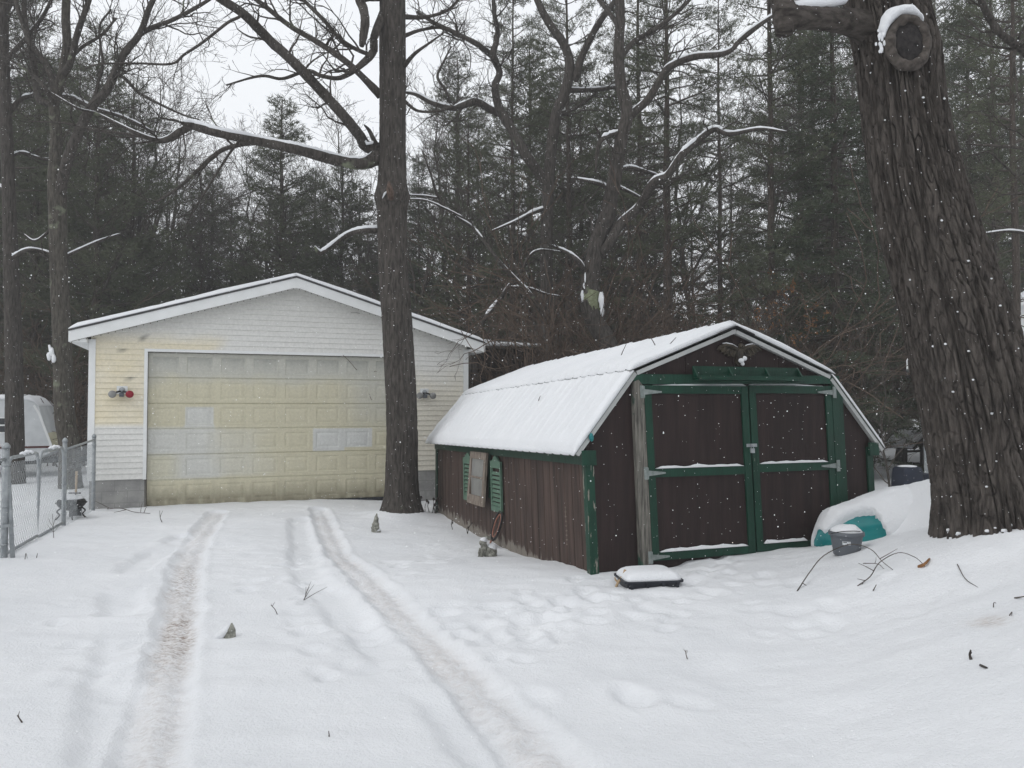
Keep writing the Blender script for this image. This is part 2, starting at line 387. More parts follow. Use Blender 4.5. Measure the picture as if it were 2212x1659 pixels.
def terrain():
    def axis(a, b, st, far, g):
        m = list(np.arange(a, b, st)); k = st
        hi = []; v = b
        while v < far: hi.append(v); k *= g; v += k
        lo = []; k = st; v = a
        while v > -far:
            k *= g; v -= k; lo.append(v)
        return np.array(lo[::-1]+m+hi)
    xs = axis(-7.4, 6.4, .032, 260, 1.16); ys = axis(2.5, 14.0, .031, 260, 1.16)
    X, Y = np.meshgrid(xs, ys, indexing='ij')
    Z = ground(X, Y)
    d1, p1 = poly_dist(X, Y, TR_L); d2, p2 = poly_dist(X, Y, TR_R)
    near = 1-sst(12.8, 13.6, garage_local(X, Y)[1]*0+Y)
    n = perlin(X*1.3, Y*1.3, 20)
    wob = .05*perlin(X*3, Y*3, 31)
    dl = .7*(1-sst(.08, .17, np.abs(d1+wob)))*(.30+.6*np.exp(-((Y-5.9)/.9)**2)+.15*np.exp(-((Y-7.8)/.8)**2)+.25*n)
    dr = .75*(1-sst(.07, .17, np.abs(d2+wob)))*(.38+.3*n)
    dirt = np.clip(dl+dr, 0, .95)*near
    dark = np.clip((1-sst(.05, .17, np.abs(d1+wob)))*(np.exp(-((Y-5.9)/.55)**2)*1.0+.45*np.exp(-((Y-7.7)/.7)**2)+.2)+(1-sst(.04, .14, np.abs(d2+wob)))*.12, 0, 1)*near
    leaf = np.exp(-((X-3.02)**2+(Y-4.92)**2*.6)/.09**2)
    dirt = np.clip(dirt+.6*leaf, 0, 1); dark = np.clip(dark+.5*leaf, 0, 1)
    col = np.stack([dirt, dark, np.zeros_like(dirt), np.ones_like(dirt)], -1)
    b = MB(); b.grid(np.stack([X, Y, Z], -1), col=col.reshape(-1, 4))
    o = b.build('snowy_ground', M['ground'], smooth=True); struct(o)
    o['label'] = 'snow covered yard with tyre tracks running up to the garage'
terrain()

# ------------------------------------------------------------ garage
def garage():
    t = thing('garage', 'large white vinyl sided garage with yellowed double door and gable roof', 'garage', (GO[0], GO[1], 0), math.radians(21))
    W = 6.85; cx = W/2; d0, d1, dtop = .90, 5.50, 2.67; LEN = 8.5
    top = lambda x: 4.13-.303*np.abs(np.asarray(x)-cx)
    b = MB()
    for a, c in (((.004, .0, -.5), (d0-.03, .2, .41)), ((d1+.03, 0, -.5), (W-.004, .2, .41)), ((.004, .2, -.5), (.2, LEN, .41)), ((W-.2, .2, -.5), (W-.004, LEN, .41)), ((.2, LEN-.2, -.5), (W-.2, LEN, .41))): b.box(a, c)
    b.build('foundation', M['block'], t)
    # clapboards: each course slopes out to its lower edge
    b = MB(); ch = .1; zz = np.arange(.405, 4.05, ch)
    white = np.array((.70, .695, .665)); yel = np.array((.74, .665, .485)); grey = np.array((.58, .572, .535))
    def tint(x, z):
        n = fbm(x*1.4, z*2.2, 3, 3); n2 = fbm(x*.4, z*6, 5, 3)
        y = sst(1.37, 1.40, z)*(1-sst(2.75, 3.1, z+.12*n))*(1-sst(1.75, 2.1, x+.10*n-.25*sst(2.5, 3, z)))
        y = y*(.85+.3*n)
        y2 = sst(5.4, 5.7, x)*(1-sst(1.9, 2.7, z+.2*n))*.45
        y = np.clip(np.maximum(y, y2), 0, 1)[..., None]
        gtop = (.35*sst(2.7, 3.6, z)+.10*n2)[..., None]
        c = white*(1-y)+yel*y
        c = c*(1-np.clip(gtop, 0, 1))+grey*np.clip(gtop, 0, 1)
        sp = np.where((fbm(x*9, z*14, 8, 2) > .62) & (x < .9) & (z > 2.2), .45, 1.0)[..., None]
        sm = np.exp(-((x-.48)**2/.02+(z-1.83)**2/.006))*.22
        c = c*sp*(1-sm[..., None])
        return np.concatenate([c, np.ones(c.shape[:-1]+(1,))], -1)
    for z0 in zz:
        z1 = z0+ch
        spans = [(.0, d0-.02), (d1+.02, W)] if z1 <= dtop+.03 else [(.0, W)]
        if z0 < dtop+.03 < z1: spans = [(.0, d0-.02), (d1+.02, W)]
        for a, c in spans:
            lim = lambda z: (cx-max(0, (4.02-z)/.303), cx+max(0, (4.02-z)/.303))
            l0, l1 = lim(z0), lim(z1)
            A0, C0 = max(a, l0[0]), min(c, l0[1]); A1, C1 = max(a, l1[0]), min(c, l1[1])
            if C0-A0 < .02: continue
            if C1 <= A1: A1 = C1 = (A0+C0)/2
            n = max(2, int((c-a)/.1)); u = np.linspace(0, 1, n)
            rows = []
            for (y, z, A, C) in ((-.004, z0, A0, C0), (-.020, z0+.002, A0, C0), (-.021, z0+.010, A0, C0), (-.006, z1, A1, C1)):
                x = A+(C-A)*u
                rows.append(np.stack([x, np.full(n, y)+.0012*perlin(x*2, z*7, 3), np.full(n, z)], -1))
            G = np.array(rows)
            b.grid(G, col=tint(G[..., 0], G[..., 2]), flip=False)
    # strip between door head and first whole course
    x = np.linspace(d0-.02, d1+.02, 47); zt = zz[np.searchsorted(zz, dtop+.03-1e-6)]
    G = np.array([np.stack([x, np.full(47, y), np.full(47, z)], -1) for y, z in ((-.012, dtop+.02), (-.006, zt+.002))])
    b.grid(G, col=tint(G[..., 0], G[..., 2]))
    b.build('siding', attr_mat('aged_vinyl_siding', .5, .08), t)
    b = MB()
    b.box((.02, .05, .41), (.15, LEN-.05, 3.0)); b.box((W-.15, .05, .41), (W-.02, LEN-.05, 3.0)); b.box((.15, LEN-.15, .41), (W-.15, LEN-.05, 3.0))
    b.box((.15, .04, dtop+.02), (W-.15, .1, 3.0))
    b.build('wall', M['white'], t)
    b = MB(); b.prism([(0.16, 3.0), (W-.16, 3.0), (cx, 3.95)], lambda u, v, d: (u, d, v), .012, .1); b.build('gable', M['white'], t)
    for x0, x1 in ((-.03, .075), (W-.075, W+.03)):
        b = MB(); b.box((x0, -.03, .40), (x1, .07, 2.86)); b.build('corner_trim', M['white'], t)
    b = MB(); b.box((d0-.055, -.034, .40), (d0, .02, dtop)); b.box((d1, -.034, .40), (d1+.055, .02, dtop)); b.box((d0-.055, -.036, dtop), (d1+.055, .02, dtop+.05))
    b.build('door_trim', M['white'], t)
    b = MB(); b.box((d0-.03, .0, -.4), (d0, .12, .40)); b.box((d0-.002, .02, .41), (d0+.003, .12, dtop)); b.build('door_jamb', M['oldwood'], t)
    # sectional door as a relief sheet
    nx, nz = 310, 190; X, Z = np.meshgrid(np.linspace(d0+.004, d1-.004, nx), np.linspace(-.10, dtop-.004, nz), indexing='ij')
    u = (X-d0)/(d1-d0)*8; v = (Z+.10)/(dtop+.10)*6
    fu, fv = u % 1, v % 1; iu = np.floor(u).astype(int); iv = np.floor(v).astype(int)
    pw, ph = .575, .462
    ex = np.minimum(fu-.12, .88-fu)*pw; ez = np.minimum(fv-.17, .83-fv)*ph
    e = np.minimum(ex, ez)
    H = np.where(e > 0, -.007*sst(0, .014, e)+.008*sst(.022, .075, e), 0)
    joint = np.minimum(fv, 1-fv)*ph
    H = H-.012*(1-sst(.003, .012, joint))
    Y = .085-H
    n = fbm(X*1.3, Z*1.3, 2, 3); n2 = fbm(X*7, Z*2.0, 6, 4)
    yel = np.array((.555, .52, .385)); wht = np.array((.57, .572, .54)); gry = np.array((.50, .495, .44))
    c = np.ones(X.shape+(1,))*yel
    def blend(col, f):
        nonlocal c
        f = np.clip(f, 0, 1)[..., None]; c = c*(1-f)+np.array(col)*f
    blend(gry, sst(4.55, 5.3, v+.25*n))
    blend((.54, .52, .36), .5*sst(4.2, 3.4, v)) if 0 else None
    blend(gry, .75*sst(5.2, 7.2, u+.4*n)*sst(2.2, 4.2, v))
    row = lambda a, b_, s=.06: sst(a-s, a+s, v)*(1-sst(b_-s, b_+s, v))
    colm = lambda a, b_, s=.06: sst(a-s, a+s, u)*(1-sst(b_-s, b_+s, u))
    blend(wht, .9*row(1.05, 3.05, .1)*(1-sst(1.7, 2.45, u+.25*n)))
    blend(wht, .5*row(1.1, 3.0, .12)*(1-sst(2.3, 4.4, u+.8*n)))
    blend((.56, .52, .345), .55*row(1.05, 2.0, .15)*(1-sst(.5, 1.2, u))) 
    blend(wht, row(3.1, 3.86, .03)*colm(1.08, 1.92, .02)+.8*row(2.9, 3.15, .06)*colm(1.05, 1.95, .05))
    blend((.565, .57, .548), row(2.02, 2.96, .02)*colm(5.02, 6.06, .02)+row(2.16, 2.96, .02)*colm(6.06, 7.0, .02))
    inner = sst(0, .012, e)
    dirt = (1-sst(.05, 1.0, v+.30*n2))*(.75+.5*n2)
    dirt = np.maximum(dirt, 1.0*(1-sst(.0, .40, fv-.17))*inner*(iv == 0)*(.75+.5*n2))
    blend((.12, .105, .065), .85*dirt)
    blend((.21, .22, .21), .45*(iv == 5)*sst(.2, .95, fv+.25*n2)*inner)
    blend((.30, .28, .19), .35*(1-sst(.002, .02, joint))+.2*(1-sst(0, .006, np.abs(e))))
    col = np.concatenate([c*(1+.05*n2[..., None]), np.ones(X.shape+(1,))], -1)
    b = MB(); b.grid(np.stack([X, Y, Z], -1), col=col.reshape(-1, 4), flip=True); 
    door = b.build('garage_door', attr_mat('faded_door_enamel', .45, .05), t, smooth=False)
    b = MB(); b.box((d0+.004, .11, -.14), (d1-.004, .13, dtop-.004)); b.build('backing', M['white'], door)
    b = MB(); b.box((d0+.004, .075, -.135), (d1-.004, .105, -.10)); b.build('bottom_seal', M['black'], door)
    # roof
    ov, f0 = .30, -.30
    for sgn in (-1, 1):
        xe = cx+sgn*(cx+ov)
        b = MB()
        poly = [(cx, 4.13), (xe, float(top(xe))), (xe, float(top(xe))-.03), (cx, 4.10)]
        b.prism(poly, lambda u, v, d: (u, d, v), f0-.02, LEN+.3); b.build('roof_slope', M['shingle'], t)
        b = MB(); poly = [(cx, 4.098), (xe-sgn*.01, float(top(xe-sgn*.01))-.032), (xe-sgn*.01, float(top(xe))-.21), (cx, 3.905)]
        b.prism(poly, lambda u, v, d: (u, d, v), f0, f0+.022); fb = b.build('rake_board', M['white'], t)
        b = MB(); poly = [(cx, 4.0), (xe-sgn*.02, float(top(xe-sgn*.02))-.13), (xe-sgn*.02, float(top(xe))-.155), (cx, 3.975)]
        b.prism(poly, lambda u, v, d: (u, d, v), f0+.024, -.002); b.build('soffit', M['white'], t)
        b = MB(); x0, x1 = (xe+.012, -.032) if sgn < 0 else (W+.032, xe-.012)
        b.box((x0, f0+.026, 2.79), (x1, LEN+.2, 2.86)); b.box((xe-.012 if sgn > 0 else xe-.001, f0+.003, 2.79), (xe+.001 if sgn > 0 else xe+.012, LEN+.25, 3.02)); b.build('boxed_eave', M['white'], t)
        # snow lying on the slope
        n1, n2_ = 60, 40
        U, V = np.meshgrid(np.linspace(0, 1, n1), np.linspace(0, 1, n2_), indexing='ij')
        Xs = cx+(xe-cx)*U; Ys = f0-.035+(LEN+.35)*V**2
        th = .072*(1+.22*fbm(Xs*1.5, Ys*1.5, 4, 3))*(.25+.75*sst(0, .05, V**2*8.5))*(.3+.7*sst(0, .03, 1-U))
        base = np.stack([Xs, Ys, top(Xs)+.002], -1); up = base.copy(); up[..., 2] += th
        b = MB(); b.grid(up, skirt=base, flip=(sgn > 0)); b.build('roof_snow', M['snow'], t, smooth=True)
    # string of tiny bulbs under the rake
    b = MB()
    for sgn in (-1, 1):
        xx = np.linspace(.05, cx+.25, 34)
        for i, x in enumerate(xx):
            X0 = cx+sgn*x; z = float(top(X0))-.235+.004*math.sin(i*3)
            b.ball((X0, f0-.012, z), .010, 6, 4)
        P = np.array([(cx+sgn*x, f0-.008, float(top(cx+sgn*x))-.222) for x in xx]); b.tube(P, .003, 4)
    b.build('light_string', M['oldwood'], t)
    # twin flood lamps
    def flood(x, z, red):
        b = MB(); b.box((x-.085, -.045, z-.02), (x+.085, -.022, z+.12)); f = b.build('floodlight', M['white'], t)
        b = MB(); b.lathe([(.045, 0), (.05, .02), (.04, .05), (.01, .06)], (0, 0, 0), 14); b.warp(lambda v: np.stack([v[:, 0]+x, -.045-v[:, 2], v[:, 1]+z+.05], -1)); b.build('junction_cover', M['galv'], f)
        b = MB(); b.box((x-.035, -.14, z-.07), (x+.035, -.055, z+.0)); b.box((x-.025, -.155, z-.045), (x+.025, -.141, z-.02)); b.build('sensor', M['greypl'], f)
        for sg in (-1, 1):
            b = MB(); b.tube([(x+sg*.02, -.09, z+.03), (x+sg*.08, -.12, z+.01), (x+sg*.11, -.14, z-.02)], .016, 8); 
            b.tube([(x+sg*.10, -.13, z-.015), (x+sg*.125, -.16, z-.022)], [.03, .035], 10); b.build('lamp_socket', M['darkmetal'], f)
            b = MB(); c = np.array((x+sg*.135, -.19, z-.025))
            b.tube([c+(0, .05, 0), c+(0, .03, 0), c, c-(0, .03, 0), c-(0, .045, 0)], [.03, .05, .066, .064, .04], 16)
            b.build('lamp_bulb', M['red'] if red and sg > 0 else M['glass'], f, smooth=True)
    flood(.50, 1.93, True); flood(5.95, 1.93, False)
    # leaf scrap caught under the right eave
    return t
garage()
# ------------------------------------------------------------ shed
def lean(v):
    v = v.copy(); k = np.clip(1-v[:, 1]/6.3, -.2, 1.1)
    v[:, 0] -= .05*v[:, 2]*k
    v[:, 2] -= .165*v[:, 1]/6.3
    return v
def shed():
    t = thing('gambrel_shed', 'dark brown gambrel barn shed with green trim and snowy metal roof', 'shed', (SHO[0], SHO[1], 0), math.radians(20))
    W, L = 3.68, 6.3; cx = W/2
    PR = [(-.17, 1.20), (.56, 2.06), (cx, 2.55), (W-.56, 2.06), (W+.17, 1.20)]     # roof line
    def add(b, name, m, par=t, smooth=False): return b.warp(lean).build(name, M[m], par, smooth)
    px = np.array([p[0] for p in PR]); pz = np.array([p[1] for p in PR])
    rz = lambda x: np.interp(x, px, pz)
    # front gable wall of grooved board
    xs = []
    for x in np.arange(0, W+.001, .61):
        xs += [(x-.006, 0), (x, .008), (x+.006, 0)] if 0 < x < W-.1 else []
    xs = [(0.002, 0)]+xs+[(.56, 0), (cx+.02, 0), (W-.56, 0), (W-.002, 0)]; xs = sorted(set(xs))
    n = 24; G = np.array([[(x, y+.002, -.5+(rz(x)-.035+.5)*k) for k in np.linspace(0, 1, n)] for x, y in xs])
    b = MB(); B2 = G.copy(); B2[..., 1] = .06; b.grid(G, skirt=B2); add(b, 'front_wall', 'brown')
    # side walls of grooved boards
    for side in (0, 1):
        ys = [(.06, 0)]; y = .2
        while y < L-.1:
            ys += [(y-.009, 0), (y-.004, .009), (y+.004, .009), (y+.009, 0)]; y += .203
        ys.append((L, 0))
        X0 = lambda g: (.002+g) if side == 0 else W-.002-g
        G = np.array([[(X0(g), yy, z) for z in np.linspace(-.5, 1.38, 24)] for yy, g in ys])
        B2 = G.copy(); B2[..., 0] = .05 if side == 0 else W-.05
        b = MB(); b.grid(G, skirt=B2); add(b, 'side_wall', 'brownside')
    b = MB(); b.prism([(.05, -.5), (W-.05, -.5), (W-.05, 1.36), (W-.6, 2.0), (cx, 2.48), (.6, 2.0), (.05, 1.36)], lambda u, v, d: (u, d, v), L-.05, L); add(b, 'back_wall', 'brownside')
    # corner boards
    b = MB(); b.box((-.024, -.026, -.5), (.068, .0, 1.16)); b.box((-.024, .001, -.5), (0, .06, 1.16)); add(b, 'corner_board', 'greenworn')
    b = MB(); b.box((W-.06, -.024, -.5), (W+.024, 0, 1.22)); b.box((W, .001, -.5), (W+.022, .09, 1.22)); add(b, 'corner_board', 'green')
    for x in (0, W):
        sg = -1 if x == 0 else 1
        b = MB(); b.box((x+sg*.0, L-.09, -.5), (x+sg*.022, L+.005, 1.16)) if sg > 0 else b.box((x-.022, L-.09, -.5), (x, L+.005, 1.16)); add(b, 'corner_board', 'green')
    # eave boards
    b = MB(); b.box((-.03, -.06, 1.10), (-.002, L+.03, 1.245)); b.box((-.075, -.058, 1.10), (.085, -.028, 1.25)); add(b, 'eave_board', 'green')
    b = MB(); b.box((W+.002, -.06, 1.12), (W+.04, L+.03, 1.26)); b.box((W-.05, -.058, 1.12), (W+.085, -.028, 1.27)); add(b, 'eave_board', 'green')
    # roof sheets
    F0, FB = -.068, L+.16
    nrm = []
    for i, nm in ((0, 'lower'), (1, 'upper'), (2, 'upper'), (3, 'lower')):
        a = np.array(PR[i], float); c = np.array(PR[i+1], float); d = (c-a)/np.linalg.norm(c-a); nn = np.array((-d[1], d[0]))
        low_is_a = i < 2
        lo, hi = (a, c) if low_is_a else (c, a); dd = (hi-lo)/np.linalg.norm(hi-lo)
        ext = lo-dd*(.045 if nm == 'upper' else .0)
        nu, nt_ = 24, 330
        U, V = np.meshgrid(np.linspace(0, 1, nu), np.linspace(0, 1, nt_), indexing='ij')
        Y = F0+(FB-F0)*V
        rib = np.clip(1-np.abs(((Y-F0)/.23+.15) % 1-.5)/.17, 0, 1)
        P2 = ext[None, None]+(hi-ext)[None, None]*U[..., None]
        lift = .022 if nm == 'upper' else .0
        off = rib*.020+lift
        base = np.stack([P2[..., 0]+nn[0]*off, Y, P2[..., 1]+nn[1]*off], -1)
        under = base.copy(); under[..., 0] -= nn[0]*.006; under[..., 2] -= nn[1]*.006
        b = MB(); b.grid(base[:, ::1], skirt=under, flip=low_is_a); sheet = add(b, 'roof_sheet', 'metalroof')
        # snow: thicker in the pans, rounded over the ridge and thinning to the edges
        ed = np.minimum((Y-F0), (FB-Y))
        ll = np.linalg.norm(hi-ext)
        dist_lo = U*ll
        nz_ = fbm(P2[..., 0]*2.2+i*7, Y*1.6, P2[..., 1]*2, 3)
        if nm == 'lower':
            th = (.048+.014*nz_)*(.15+.85*sst(0, .09, dist_lo+.015*nz_-.012+.03*rib*0))*(.35+.65*sst(0, .06, (1-U)*ll))
            th = th-rib*.016*(.35+.65*(1-sst(.05, .5, dist_lo)))+.004
            th = th*(1-.85*rib*(1-sst(.03, .10, dist_lo)))
            m = .75 if i == 3 else 1.0
        else:
            th = (.068+.014*nz_)*(.2+.8*sst(0, .07, dist_lo+.02*nz_))-rib*.010*(1-sst(.05, .5, dist_lo))
            m = .95 if i == 2 else 1.0
        th = np.maximum(th*m*(.62+.38*sst(0, .05, ed+.012*perlin(P2[..., 0]*9, P2[..., 1]*9, 3))), .001)
        dirv = np.array((nn[0], nn[1])) if nm == 'lower' else np.array((0, 1.0))
        top = base.copy(); top[..., 0] += dirv[0]*(th+.001); top[..., 2] += dirv[1]*(th+.001)
        if nm == 'upper':
            k = .5*sst(.78, 1, U)**2; top[..., 2] -= k*.03
        b = MB(); b.grid(top, skirt=base+np.array((0, 0, .0008)), flip=low_is_a); b.warp(lean).build('roof_snow', M['snow'], t, True)
    # metal ridge cap end peeping out of the snow
    b = MB(); 
    for sg in (-1, 1): b.beam((cx, F0-.006, 2.567), (cx+sg*.23, F0-.006, 2.567-.23*.38), .03, .012)
    add(b, 'ridge_cap', 'darkmetal')
    # rake trim, whitish, set back under the sheets
    for i in range(4):
        a, c = np.array(PR[i]), np.array(PR[i+1]); d = (c-a)/np.linalg.norm(c-a); nn = np.array((-d[1], d[0]))
        a = a-nn*.012+d*(.03 if i in (1, 2) else .04); c = c-nn*.012-d*(.0 if i in (1, 2) else .0)
        b = MB(); b.prism([tuple(a), tuple(a-nn*.042), tuple(c-nn*.042), tuple(c)], lambda u, v, dd: (u, dd, v), -.052-.002*i, -.004); add(b, 'rake_trim', 'rake')
    b = MB(); b.ball((.03, -.075, 1.385), .034, 8, 6, (.7, 1.0, 1.2), .4, 2); add(b, 'tarp_scrap', 'teal')
    # weathered post and door surround
    b = MB(); b.prism([(.53, -.25), (.665, -.25), (.665, 1.90), (.61, 1.97), (.56, 1.95), (.545, 1.86)], lambda u, v, d: (u, d, v), -.062, -.001); add(b, 'door_post', 'oldwood')
    b = MB(); b.box((3.12, -.055, -.25), (3.27, -.001, 1.95)); add(b, 'door_post', 'green')
    b = MB(); b.prism([(.58, 1.925), (3.24, 1.955), (3.24, 2.045), (.60, 2.03), (.55, 1.985)], lambda u, v, d: (u, d, v), -.05, -.002); add(b, 'header_board', 'green')
    # shelf with brackets above the doors
    b = MB(); b.box((1.27, -.17, 1.975), (2.66, -.052, 1.995)); b.box((1.27, -.068, 1.996), (2.66, -.0525, 2.125)); b.box((1.27, -.17, 1.996), (2.66, -.155, 2.02))
    sh = add(b, 'door_shelf', 'green')
    for x in (1.275, 1.72, 2.20, 2.64):
        b = MB(); b.prism([(-.0685, 2.12), (-.154, 2.0), (-.154, 1.997), (-.0685, 1.997)], lambda u, v, d: (d, u, v), x-.011, x+.011); add(b, 'shelf_bracket', 'green', sh)
    # doors
    rs = np.random.RandomState(5)
    def snow_strip(x0, x1, y0, y1, z, h, par, seed, taper=0):
        n = 40; u = np.linspace(0, 1, n); x = x0+(x1-x0)*u
        hh = h*(.75+.5*fbm(x*5, seed, 0, 3))*np.minimum(1, np.minimum(u, 1-u)*12+.15)
        if taper: hh = hh*(1-sst(.45, 1, u) if taper > 0 else sst(0, .5, u))
        hh = np.maximum(hh, .003)
        rows = []
        for k in np.linspace(0, math.pi, 8):
            rows.append(np.stack([x, (y0+y1)/2-np.cos(k)*(y1-y0)/2+0*x, z+hh*np.sin(k)**.6], -1))
        G = np.array(rows); B2 = G.copy(); B2[..., 2] = z+.001
        b = MB(); b.grid(G, skirt=B2); b.warp(lean).build('snow_strip', M['snow'], par, True)
    for (x0, x1, z0, z1, right) in ((.675, 1.965, .09, 1.915, 0), (1.985, 3.115, .10, 1.925, 1)):
        b = MB(); b.box((x0, -.03, z0), (x1, -.006, z1)); d = add(b, 'shed_door', 'brown')
        sw = .085
        b = MB()
        mid = 1.0 if not right else 1.015
        ys = (-.052, -.0305)
        b.box((x0, ys[0], z0), (x0+sw, ys[1], z1)); b.box((x1-sw, ys[0], z0), (x1, ys[1], z1))
        for a, c in ((z0, z0+.085), (mid-.045, mid+.045), (z1-.085, z1)):
            b.box((x0+sw+.001, ys[0]+.002, a), (x1-sw-.001, ys[1], c))
        add(b, 'door_frame', 'green', d)
        snow_strip(x0+.1, x1-.1, -.055, -.03, mid+.0455, .032, d, 3+right)
        snow_strip(x0+.1, x1-.1-(.35 if right else 0), -.058, -.03, z0+.0855, .042, d, 9+right)
        snow_strip(x0+(.12 if not right else .02), x1-(.02 if not right else .12), -.05, -.008, z1+.001, .055, d, 14+right, taper=(-1 if not right else 1))
        hx = x0 if not right else x1
        sg = 1 if not right else -1
        for hz in (z1-.07, mid+.0, z0+.04):
            b = MB(); b.box(*sorted2((hx-sg*.055, -.068, hz-.065), (hx-sg*.012, -.0635, hz+.065)))
            b.prism([(hx-sg*.012, hz+.03), (hx-sg*.012, hz-.03), (hx+sg*.20, hz-.008), (hx+sg*.20, hz+.008)], lambda u, v, dd: (u, dd, v), -.0665, -.0535)
            b.tube([(hx-sg*.012, -.07, hz-.06), (hx-sg*.012, -.07, hz+.06)], .008, 8); add(b, 'hinge', 'hinge', d)
        if right:
            b = MB(); b.box((x0-.075, -.06, 1.25), (x0+.06, -.0525, 1.285)); b.box((x0-.03, -.075, 1.255), (x0-.012, -.061, 1.28)); add(b, 'hasp', 'galv', d)
            b = MB(); b.box((x0-.045, -.092, 1.185), (x0+.003, -.070, 1.235))
            th = np.linspace(0, math.pi, 9); b.tube(np.stack([x0-.021-.016*np.cos(th), -.081+0*th, 1.235+.035*np.sin(th)], -1), .004, 6); add(b, 'padlock', 'galv', d)
    b = MB(); b.box((3.0, -.10, .02), (3.55, -.03, .09)); b.box((3.45, -.09, .091), (3.62, -.02, .11)); add(b, 'sill_board', 'oldwood')
    # spread winged eagle plaque
    def eagle():
        ex, ez = 1.90, 2.295
        half = [(0, .05), (.03, .045), (.06, .03), (.10, .055), (.16, .075), (.22, .072), (.275, .045), (.255, .035), (.262, .012), (.232, .012), (.232, -.012), (.20, -.01), (.196, -.036), (.16, -.03), (.15, -.055), (.115, -.045), (.09, -.06), (.06, -.055), (.05, -.085), (.06, -.13), (.03, -.155), (0, -.16)]
        poly = half+[(-x, z) for x, z in half[::-1][1:-1]]
        poly = [(ex+x, ez+z) for x, z in poly][::-1]
        b = MB(); b.prism(poly, lambda u, v, d: (u, d, v), -.028, -.006)
        b.ball((ex, -.03, ez-.03), .06, 10, 8, (.75, .55, 1.4)); b.ball((ex+.01, -.045, ez+.065), .03, 10, 8, (1, 1, 1))
        b.tube([(ex+.03, -.05, ez+.068), (ex+.06, -.05, ez+.058), (ex+.065, -.05, ez+.045)], [.014, .008, .002], 6)
        for sg in (-1, 1):
            for k in range(5):
                p = np.array((ex+sg*(.05+.045*k), -.03, ez+.01+.012*k)); q = p+np.array((sg*(.03+.008*k), -.005, -.06+.004*k)); b.tube([p, (p+q)/2, q], [.010, .012, .004], 5)
            b.tube([(ex+sg*.02, -.03, ez+.02), (ex+sg*.10, -.04, ez+.055), (ex+sg*.18, -.036, ez+.07), (ex+sg*.262, -.03, ez+.045)], [.02, .022, .018, .008], 6)
        e = add(b, 'eagle_plaque', 'bronze')
        b = MB(); b.ball((ex+.0, -.05, ez-.10), .035, 9, 6, (1, .8, .8)); b.ball((ex+.045, -.05, ez-.075), .028, 9, 6); b.ball((ex+.02, -.045, ez-.135), .022, 8, 6); b.warp(lean).build('snow_clump', M['snow'], e, True)
        b = MB(); 
        for sg in (-1, 1): b.tube([(ex+sg*.03, -.04, ez+.05), (ex+sg*.10, -.042, ez+.078), (ex+sg*.17, -.038, ez+.09), (ex+sg*.22, -.034, ez+.085)], [.004, .007, .007, .003], 5)
        b.warp(lean).build('snow_line', M['snow'], e, True)
    eagle()
    # shutters and old sash on the left wall  (x = -0.00 outward is -x)
    def shutter(y0, y1, z0, z1, yaw):
        n = 14; yc = (y0+y1)/2
        top = [(y0, z1-.09), (y0, z0), (y1, z0), (y1, z1-.09)]
        arc = [(y1-.03, z1-.085)]+[(y1-.03-(y1-y0-.06)*k/8, z1-.085+.085*math.sin(math.pi*k/8)**2*(1 if 1 else 0)) for k in range(1, 8)]+[(y0+.03, z1-.085)]
        b = MB(); f = .045
        g = lambda a, c: b.box(a, c)
        g((-.05, y0, z0), (-.022, y0+f, z1-.095)); g((-.05, y1-f, z0), (-.022, y1, z1-.095)); g((-.049, y0+f, z0), (-.022, y1-f, z0+.07))
        b.prism([(y0, z1-.17), (y1, z1-.17)]+[(y1, z1-.075)]+arc+[(y0, z1-.075)], lambda u, v, d: (d, u, v), -.051, -.022)
        k = int((z1-.17-z0-.07)/.06)
        for i in range(k):
            z = z0+.07+.06*(i+.5); b.prism([(-.048, z-.022), (-.043, z-.022), (-.024, z+.018), (-.029, z+.018)], lambda u, v, d: (u, d, v), y0+f, y1-f)
        s = add(b, 'shutter', 'shutter'); return s
    shutter(2.62, 3.05, .34, 1.10, 0); shutter(3.93, 4.42, .37, 1.10, 0)
    b = MB()
    y0, y1, z0, z1 = 3.10, 3.88, .38, 1.13
    def X(z): return -.055-.09*(z1-z)
    def bar(a0, a1, b0, b1, th=.035):
        v = [(X(z)-dx, y, z) for dx in (0, th) for z, y in ((b0, a0), (b0, a1), (b1, a1), (b1, a0))]
        b.add(np.array(v), [(0, 1, 2, 3), (7, 6, 5, 4), (0, 4, 5, 1), (1, 5, 6, 2), (2, 6, 7, 3), (3, 7, 4, 0)])
    bar(y0, y0+.09, z0, z1); bar(y1-.09, y1, z0, z1); bar(y0+.09, y1-.09, z0, z0+.13, .034); bar(y0+.09, y1-.09, z1-.10, z1, .034); bar(y0+.09, y1-.09, (z0+z1)/2+.0, (z0+z1)/2+.025, .03)
    sash = add(b, 'window_sash', 'sashwood')
    for a, c in ((z0+.13, (z0+z1)/2), ((z0+z1)/2+.025, z1-.1)):
        b = MB(); v = [(X(z)-.015-dx, y, z) for dx in (0, .004) for z, y in ((a, y0+.09), (a, y1-.09 if a > .6 else y1-.16), (c, y1-.09), (c, y0+.09))]
        b.add(np.array(v), [(0, 1, 2, 3), (7, 6, 5, 4), (0, 4, 5, 1), (1, 5, 6, 2), (2, 6, 7, 3), (3, 7, 4, 0)]); add(b, 'pane', 'glass', sash)
    b = MB(); b.box((-.04, y0+.05, .5), (-.006, y0+.09, 1.1)); add(b, 'cleat', 'green'); b = MB(); b.box((-.04, y1-.09, .5), (-.006, y1-.05, 1.1)); add(b, 'cleat', 'green')
    # chain of little seed pods hanging by the corner
    b = MB(); P = np.array([(-.02, .55+.004*math.sin(k), .62-.05*k) for k in range(9)]); b.tube(P, .0025, 4)
    for p in P: b.ball(p, .010, 6, 5)
    add(b, 'bead_chain', 'sashwood')
    # sagging
    return t
